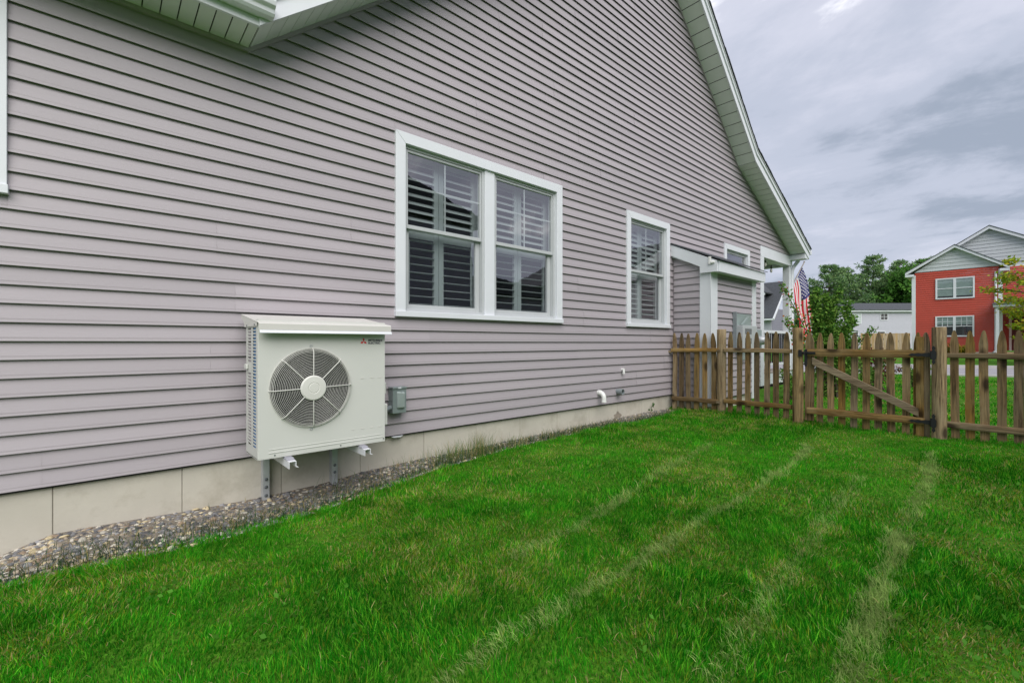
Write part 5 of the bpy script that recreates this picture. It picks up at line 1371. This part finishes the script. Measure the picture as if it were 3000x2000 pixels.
b = MB(); lapped(b, -6.4, -2.7, 0.7, 5.50, RX2, 0.13, 0.035); b.build('wall', M['red_siding'], rh)
rake_pair(rh, RX2, 0.6, pkz2-0.12-0.66*3.0, pk2, pkz2-0.12, -6.7, pkz2-0.12-0.60*4.3, 8, 0.17)
MB().box(RX-0.03, RX+1.4, -2.82, 0.70, 0.2, 0.615).build('foundation', M['concrete'], rh)
far_window(rh, RX-0.02, -1.878, -0.236, 3.715, 4.945, grid=(1, 1), blind=0.08); far_window(rh, RX-0.02, -1.860, -0.228, 1.50, 2.713, grid=(3, 2), blind=0.52)
# its porch
MB().box(35.35, 38.4, -6.2, -2.64, 3.06, 3.20).build('porch_fascia', M['white'], rh)
MB().prism([(35.25, 3.205), (38.4, 3.205), (38.4, 3.52)], 'y', -6.25, -2.60).build('porch_roof', M['shingle'], rh)
for y_ in (-2.80, -4.2, -6.0): MB().box(35.45, 35.57, y_-0.06, y_+0.06, 0.6, 3.055).build('porch_post', M['white'], rh)
MB().box(35.4, 38.4, -6.2, -2.75, 0.3, 0.62).build('porch_floor', M['cedar'], rh)
MB().box(38.44, 38.478, -3.75, -3.30, 0.7, 2.75).build('door', M['door_red'], rh); MB().box(38.42, 38.477, -3.28, -3.18, 0.7, 2.85).build('door_casing', M['white'], rh)
MB().tube([(36.9, -2.70, 5.1), (36.9, -2.70, 0.7), (36.7, -2.62, 0.62)], 0.05, 8).build('downspout', M['white'], rh)
for i, (y_, c_, s_, lab) in enumerate(((-0.95, [(0.10, 0.16, 0.03), (0.25, 0.20, 0.04), (0.30, 0.12, 0.03)], 0.55, 'yellowish green foundation shrub below the red house window'), (-1.55, [(0.30, 0.25, 0.03), (0.12, 0.18, 0.03), (0.35, 0.22, 0.03)], 0.45, 'golden low shrub by the red house wall nearer the porch'))):
    shrub('foundation_shrub', lab, 'shrub', (35.6, y_, 0.42), 0.2, [(35.6+0.5*math.cos(k*0.9), y_+0.35*math.sin(k*0.9), 0.5+s_*(0.5+0.7*((k*7) % 5)/5), 1, 1) for k in range(12)], 70, 0.12, c_, 60+i, group='shrubs along the red house')
# white ranch house
wh = empty('white_house', (56, 5.4, 0.6), 'long white house with dark roof behind the cedar fence', 'house', 'houses across the street')
P0, P1 = Vector((52.6, 8.35, 0)), Vector((61.0, 0.85, 0)); dirv = (P1-P0).normalized(); nrm = Vector((dirv.y, -dirv.x, 0))
if nrm.x > 0: nrm = -nrm
def wpt(s, out, z): p = P0 + dirv*s + nrm*out; return (p.x, p.y, z)
WLN = (P1-P0).length
def wbox(b, s0, s1, o0, o1, z0, z1): return b.hexa([wpt(s0, o0, z0), wpt(s1, o0, z0), wpt(s1, o1, z0), wpt(s0, o1, z0)], [wpt(s0, o0, z1), wpt(s1, o0, z1), wpt(s1, o1, z1), wpt(s0, o1, z1)])
b = MB(); nk = 32
for k in range(nk):
    a, c = 0.6 + 3.5*k/nk, 0.6 + 3.5*(k+1)/nk
    b.quad(wpt(0, 0.02, a), wpt(WLN, 0.02, a), wpt(WLN, 0.002, c), wpt(0, 0.002, c)); b.quad(wpt(0, 0.02, a), wpt(WLN, 0.02, a), wpt(WLN, 0, a+0.005), wpt(0, 0, a+0.005))
b.build('wall', M['white_siding'], wh)
wbox(MB(), -0.15, WLN, -0.1, 0.28, 4.12, 4.26).build('eave_fascia', M['white'], wh)
MB().hexa([wpt(-0.2, 0.34, 4.262), wpt(WLN, 0.34, 4.262), wpt(WLN, -3.6, 5.22), wpt(-0.2, -3.6, 5.22)], [wpt(-0.2, 0.34, 4.31), wpt(WLN, 0.34, 4.31), wpt(WLN, -3.6, 5.27), wpt(-0.2, -3.6, 5.27)]).build('roof', M['shingle'], wh)
MB().tube([wpt(2.8, -2.2, 4.8), wpt(2.8, -2.2, 5.40)], 0.07, 8).build('roof_vent', M['white'], wh)
for (s0, s1, z0_, z1_, g) in ((1.05, 1.68, 3.16, 3.90, (3, 4)), (1.80, 2.50, 3.02, 3.92, (3, 4)), (4.42, 5.06, 3.36, 3.93, (2, 2)), (1.7, 2.2, 1.85, 2.15, (1, 1)), (4.1, 4.8, 1.9, 2.2, (1, 1))):
    w = empty('window', wpt((s0+s1)/2, 0, z0_), parent=wh)
    b = MB(); wbox(b, s0-0.05, s1+0.05, 0.02, 0.05, z0_-0.05, z0_); wbox(b, s0-0.05, s1+0.05, 0.02, 0.05, z1_, z1_+0.05); wbox(b, s0-0.05, s0, 0.02, 0.05, z0_, z1_); wbox(b, s1, s1+0.05, 0.02, 0.05, z0_, z1_)
    for q_ in range(1, g[0]): wbox(b, s0+(s1-s0)*q_/g[0]-0.015, s0+(s1-s0)*q_/g[0]+0.015, 0.026, 0.04, z0_, z1_)
    for q_ in range(1, g[1]): wbox(b, s0, s1, 0.026, 0.041, z0_+(z1_-z0_)*q_/g[1]-0.015, z0_+(z1_-z0_)*q_/g[1]+0.015)
    b.build('frame', M['white'], w); wbox(MB(), s0, s1, 0.021, 0.025, z0_, z1_).build('pane', M['room'] if s0 != 1.80 else M['blind'], w)
wbox(MB(), 1.25, 1.55, 0.05, 0.28, 3.0, 3.14).build('air_conditioner', M['kerb'], wh)
# cedar privacy fence
cf = empty('privacy_fence', (38.4, 2.2, 0.5), 'new cedar privacy fence between the white and red houses', 'fence')
A0, A1 = Vector((36.4, 3.28, 0)), Vector((36.7, 0.88, 0)); L_ = (A1-A0).length; nb = int(L_/0.14); d_ = (A1-A0)/nb
me = MB().box(0.003, 0.137, -0.01, 0.01, 0, 1.22).mesh('fence_board', M['cedar'])
for k in range(nb):
    p = A0 + d_*k
    add('fence_board', me, cf, (p.x, p.y, 0.52 + random.uniform(-0.01, 0.01)), (0, 0, math.atan2(d_.y, d_.x)))
# grey house seen through the porch
gh = empty('grey_house', (39, 9, 0.6), 'slate grey house with steep dark roof seen past the porch posts', 'house', 'houses across the street')
# white garage front, roof slope facing the street, gable end towards the white house
MB().box(36.9, 40.5, 8.72, 13.0, 0.5, 2.86).build('garage_front', M['white_siding'], gh)
MB().box(36.88, 36.9, 9.0, 10.9, 0.55, 2.05).build('garage_door', M['white'], gh)
b = MB(); nk = 20
MB().prism([(36.6, 2.93), (39.6, 5.85), (39.6, 5.95), (36.5, 2.98)], 'y', 8.52, 13.4).build('roof', M['shingle'], gh)
b = MB(); b.prism([(36.62, 2.80), (39.62, 5.72), (39.62, 5.86), (36.52, 2.92)], 'y', 8.44, 8.515); b.build('rake_fascia', M['white'], gh)
MB().box(36.48, 36.62, 8.50, 13.4, 2.80, 2.93).build('gutter', M['white'], gh)
b = MB()
for k in range(26):
    z_ = 0.6 + k*0.12
    xa = 36.95 if z_ < 3.0 else 36.95 + (z_-3.0)*1.03
    b.hexa([(xa, 8.70, z_), (42, 8.70, z_), (42, 8.72, z_), (xa, 8.72, z_)], [(xa, 8.715, z_+0.12), (42, 8.715, z_+0.12), (42, 8.722, z_+0.12), (xa, 8.722, z_+0.12)])
b.build('gable_wall', M['grey_siding'], gh)
MB().prism([(9.6, 2.9), (9.6, 5.0), (10.4, 5.75), (11.8, 4.4), (11.8, 2.9)], 'x', 37.2, 39.0).build('dormer', M['grey_siding'], gh)
MB().prism([(9.25, 4.72), (10.4, 5.80), (10.4, 5.92), (9.20, 4.85)], 'x', 36.95, 37.10).build('dormer_rake', M['white'], gh)
MB().prism([(9.2, 4.86), (10.4, 5.93), (12.2, 4.3), (12.2, 4.4), (10.4, 6.05), (9.15, 4.95)], 'x', 36.98, 39.5).build('dormer_roof', M['shingle'], gh)

# ------------------------------------------------------------------ flag on the porch post
fg = empty('flag', (12.2, -0.02, 2.45), 'stars and stripes flag hanging from an angled pole on the porch', 'flag')
pb, pt = Vector((12.19, 0.06, 2.40)), Vector((12.485, -0.165, 3.081))
MB().tube([pb, pt], [0.014, 0.012], 8).build('flag_pole', M['pole'], fg, smooth=True)
MB().lathe([(0.0, 0.03), (0.016, 0.022), (0.02, 0.01), (0.014, 0.0)], pt, 'z', 10).build('finial', M['pole'], fg, smooth=True)
# cloth: hoist edge runs down the pole, fly hangs in folds
nu, nv = 40, 27
hoist = [pt.lerp(pb, 0.16 + 0.70*v/(nv-1)) for v in range(nv)]
def cloth(u, v):            # u along the fly (hangs down), v down the hoist
    h = pt.lerp(pb, 0.16 + 0.70*v)
    side = Vector((0.75, -0.62, 0))
    sp = 1 - 0.25*min(1, u*2.0)
    c = pt.lerp(pb, 0.60)
    x = c + (h - c)*sp
    drop = 1.55*u
    fold = 0.040*math.sin(v*11 + u*2.5)*min(1, u*3) + 0.02*math.sin(u*9 + v*4)*u
    n = Vector((0.55, 0.80, 0))
    z_ = x.z*(1) - drop*(0.80 + 0.25*(1-v))
    out = side*(0.10*math.sin(u*2.4) + 0.05*u + 0.04*math.sin(u*7+v*2) + 0.24*(1-v)*min(1, u*1.5))
    return Vector((x.x, x.y, z_)) + n*fold + out
V = [cloth(i/(nu-1), j/(nv-1)) for i in range(nu) for j in range(nv)]
b = MB(); b.v = [tuple(p) for p in V]
stripe = lambda j: int(j/((nv-1)/13))
for i in range(nu-1):
    for j in range(nv-1):
        u, v = i/(nu-1), j/(nv-1)
        mi = 2 if (u < 0.37 and v < 7/13) else (0 if stripe(j+0.01) % 2 == 0 else 1)
        b.f.append((i*nv+j, i*nv+j+1, (i+1)*nv+j+1, (i+1)*nv+j)); b.mi.append(mi)
b.build('cloth', [M['flag_red'], M['flag_white'], M['flag_blue']], fg, smooth=True, norm=False)
st = MB()
for r_ in range(9):
    for c_ in range(6 if r_ % 2 == 0 else 5):
        u = 0.37*((c_ + (0.5 if r_ % 2 == 0 else 1.0))/6); v = (7/13)*((r_+0.7)/9.4)
        p = cloth(u, v); e1 = (cloth(u+0.01, v) - p).normalized(); e2 = (cloth(u, v+0.01) - p); e2 = (e2 - e1*e2.dot(e1)).normalized(); nn = e1.cross(e2)
        for sgn in (1, -1):
            st.poly([p + nn*0.003*sgn + (e1*math.cos(a) + e2*math.sin(a))*(0.021 if k % 2 == 0 else 0.009) for k, a in enumerate(np.linspace(0, 2*math.pi, 11)[:-1])])
st.build('stars', M['flag_white'], fg, norm=False)

# string of porch bulbs
sl = empty('string_light', (11.1, 0.2, 2.9), 'string of small clear bulbs under the porch ceiling', 'string light')
bl = [(10.75, 0.10, 2.86), (11.35, 0.18, 2.80), (10.55, 0.55, 2.70), (11.7, 0.9, 2.80)]
pth = []
for (a, c) in zip(bl[:-1], bl[1:]):
    for t in np.linspace(0, 1, 6)[:-1]: pth.append(Vector(a).lerp(Vector(c), t) + Vector((0, 0, 0.13 - 0.06*math.sin(math.pi*t))))
MB().tube(pth, 0.004, 5).build('cord', M['iron'], sl)
for p in bl:
    MB().lathe([(0.006, 0.13), (0.014, 0.11), (0.016, 0.05), (0.012, 0.045)], p, 'z', 10).build('socket', M['iron'], sl, smooth=True)
    MB().lathe([(0.012, 0.045), (0.026, 0.01), (0.026, -0.02), (0.012, -0.045), (0.0, -0.05)], p, 'z', 12).build('bulb', M['bulb'], sl, smooth=True)

# ------------------------------------------------------------------ neighbouring houses behind the viewer (seen in the window glass)
na = empty('neighbour_house', (6, -16, 0), 'grey two storey house across the side lawn, mirrored in the twin window', 'house', 'houses behind the viewer')
MB().box(-3.5, 12.0, -22, -12.3, -0.2, 6.2).build('wall', M['grey_siding'], na)
b = MB(); b.prism([(-4.0, 6.2), (3.0, 8.1), (8.0, 7.75), (12.5, 6.5), (12.5, 6.2)], 'y', -22.4, -12.0); b.build('roof', M['shingle'], na)
MB().box(12.05, 16.8, -21, -12.6, -0.2, 3.4).build('wing_wall', M['grey_siding'], na)
MB().prism([(12.55, 3.4), (12.55, 4.2), (16.9, 3.75), (17.1, 3.4)], 'y', -21.2, -12.2).build('wing_roof', M['shingle'], na)
nb_ = empty('neighbour_house', (27, -16, 0), 'grey gabled house farther along, mirrored in the single window', 'house', 'houses behind the viewer')
MB().box(22.5, 34, -22, -12.3, -0.2, 5.0).build('wall', M['grey_siding'], nb_)
MB().prism([(22.0, 5.0), (28.2, 7.9), (34.5, 5.0)], 'y', -22.4, -12.0).build('roof', M['shingle'], nb_)
for h_, xs_ in ((na, (-1.5, 3.5, 8.5)), (nb_, (25, 30))):
    for x_ in xs_:
        w = empty('window', (x_, -12.29, 1.2), parent=h_)
        b = MB(); b.box(x_-0.6, x_+0.6, -12.32, -12.25, 1.1, 1.2); b.box(x_-0.6, x_+0.6, -12.32, -12.25, 2.5, 2.6); b.box(x_-0.6, x_-0.5, -12.32, -12.251, 1.2, 2.5); b.box(x_+0.5, x_+0.6, -12.32, -12.251, 1.2, 2.5)
        b.build('casing', M['white'], w); MB().box(x_-0.5, x_+0.5, -12.305, -12.28, 1.2, 2.5).build('pane', M['room'], w)
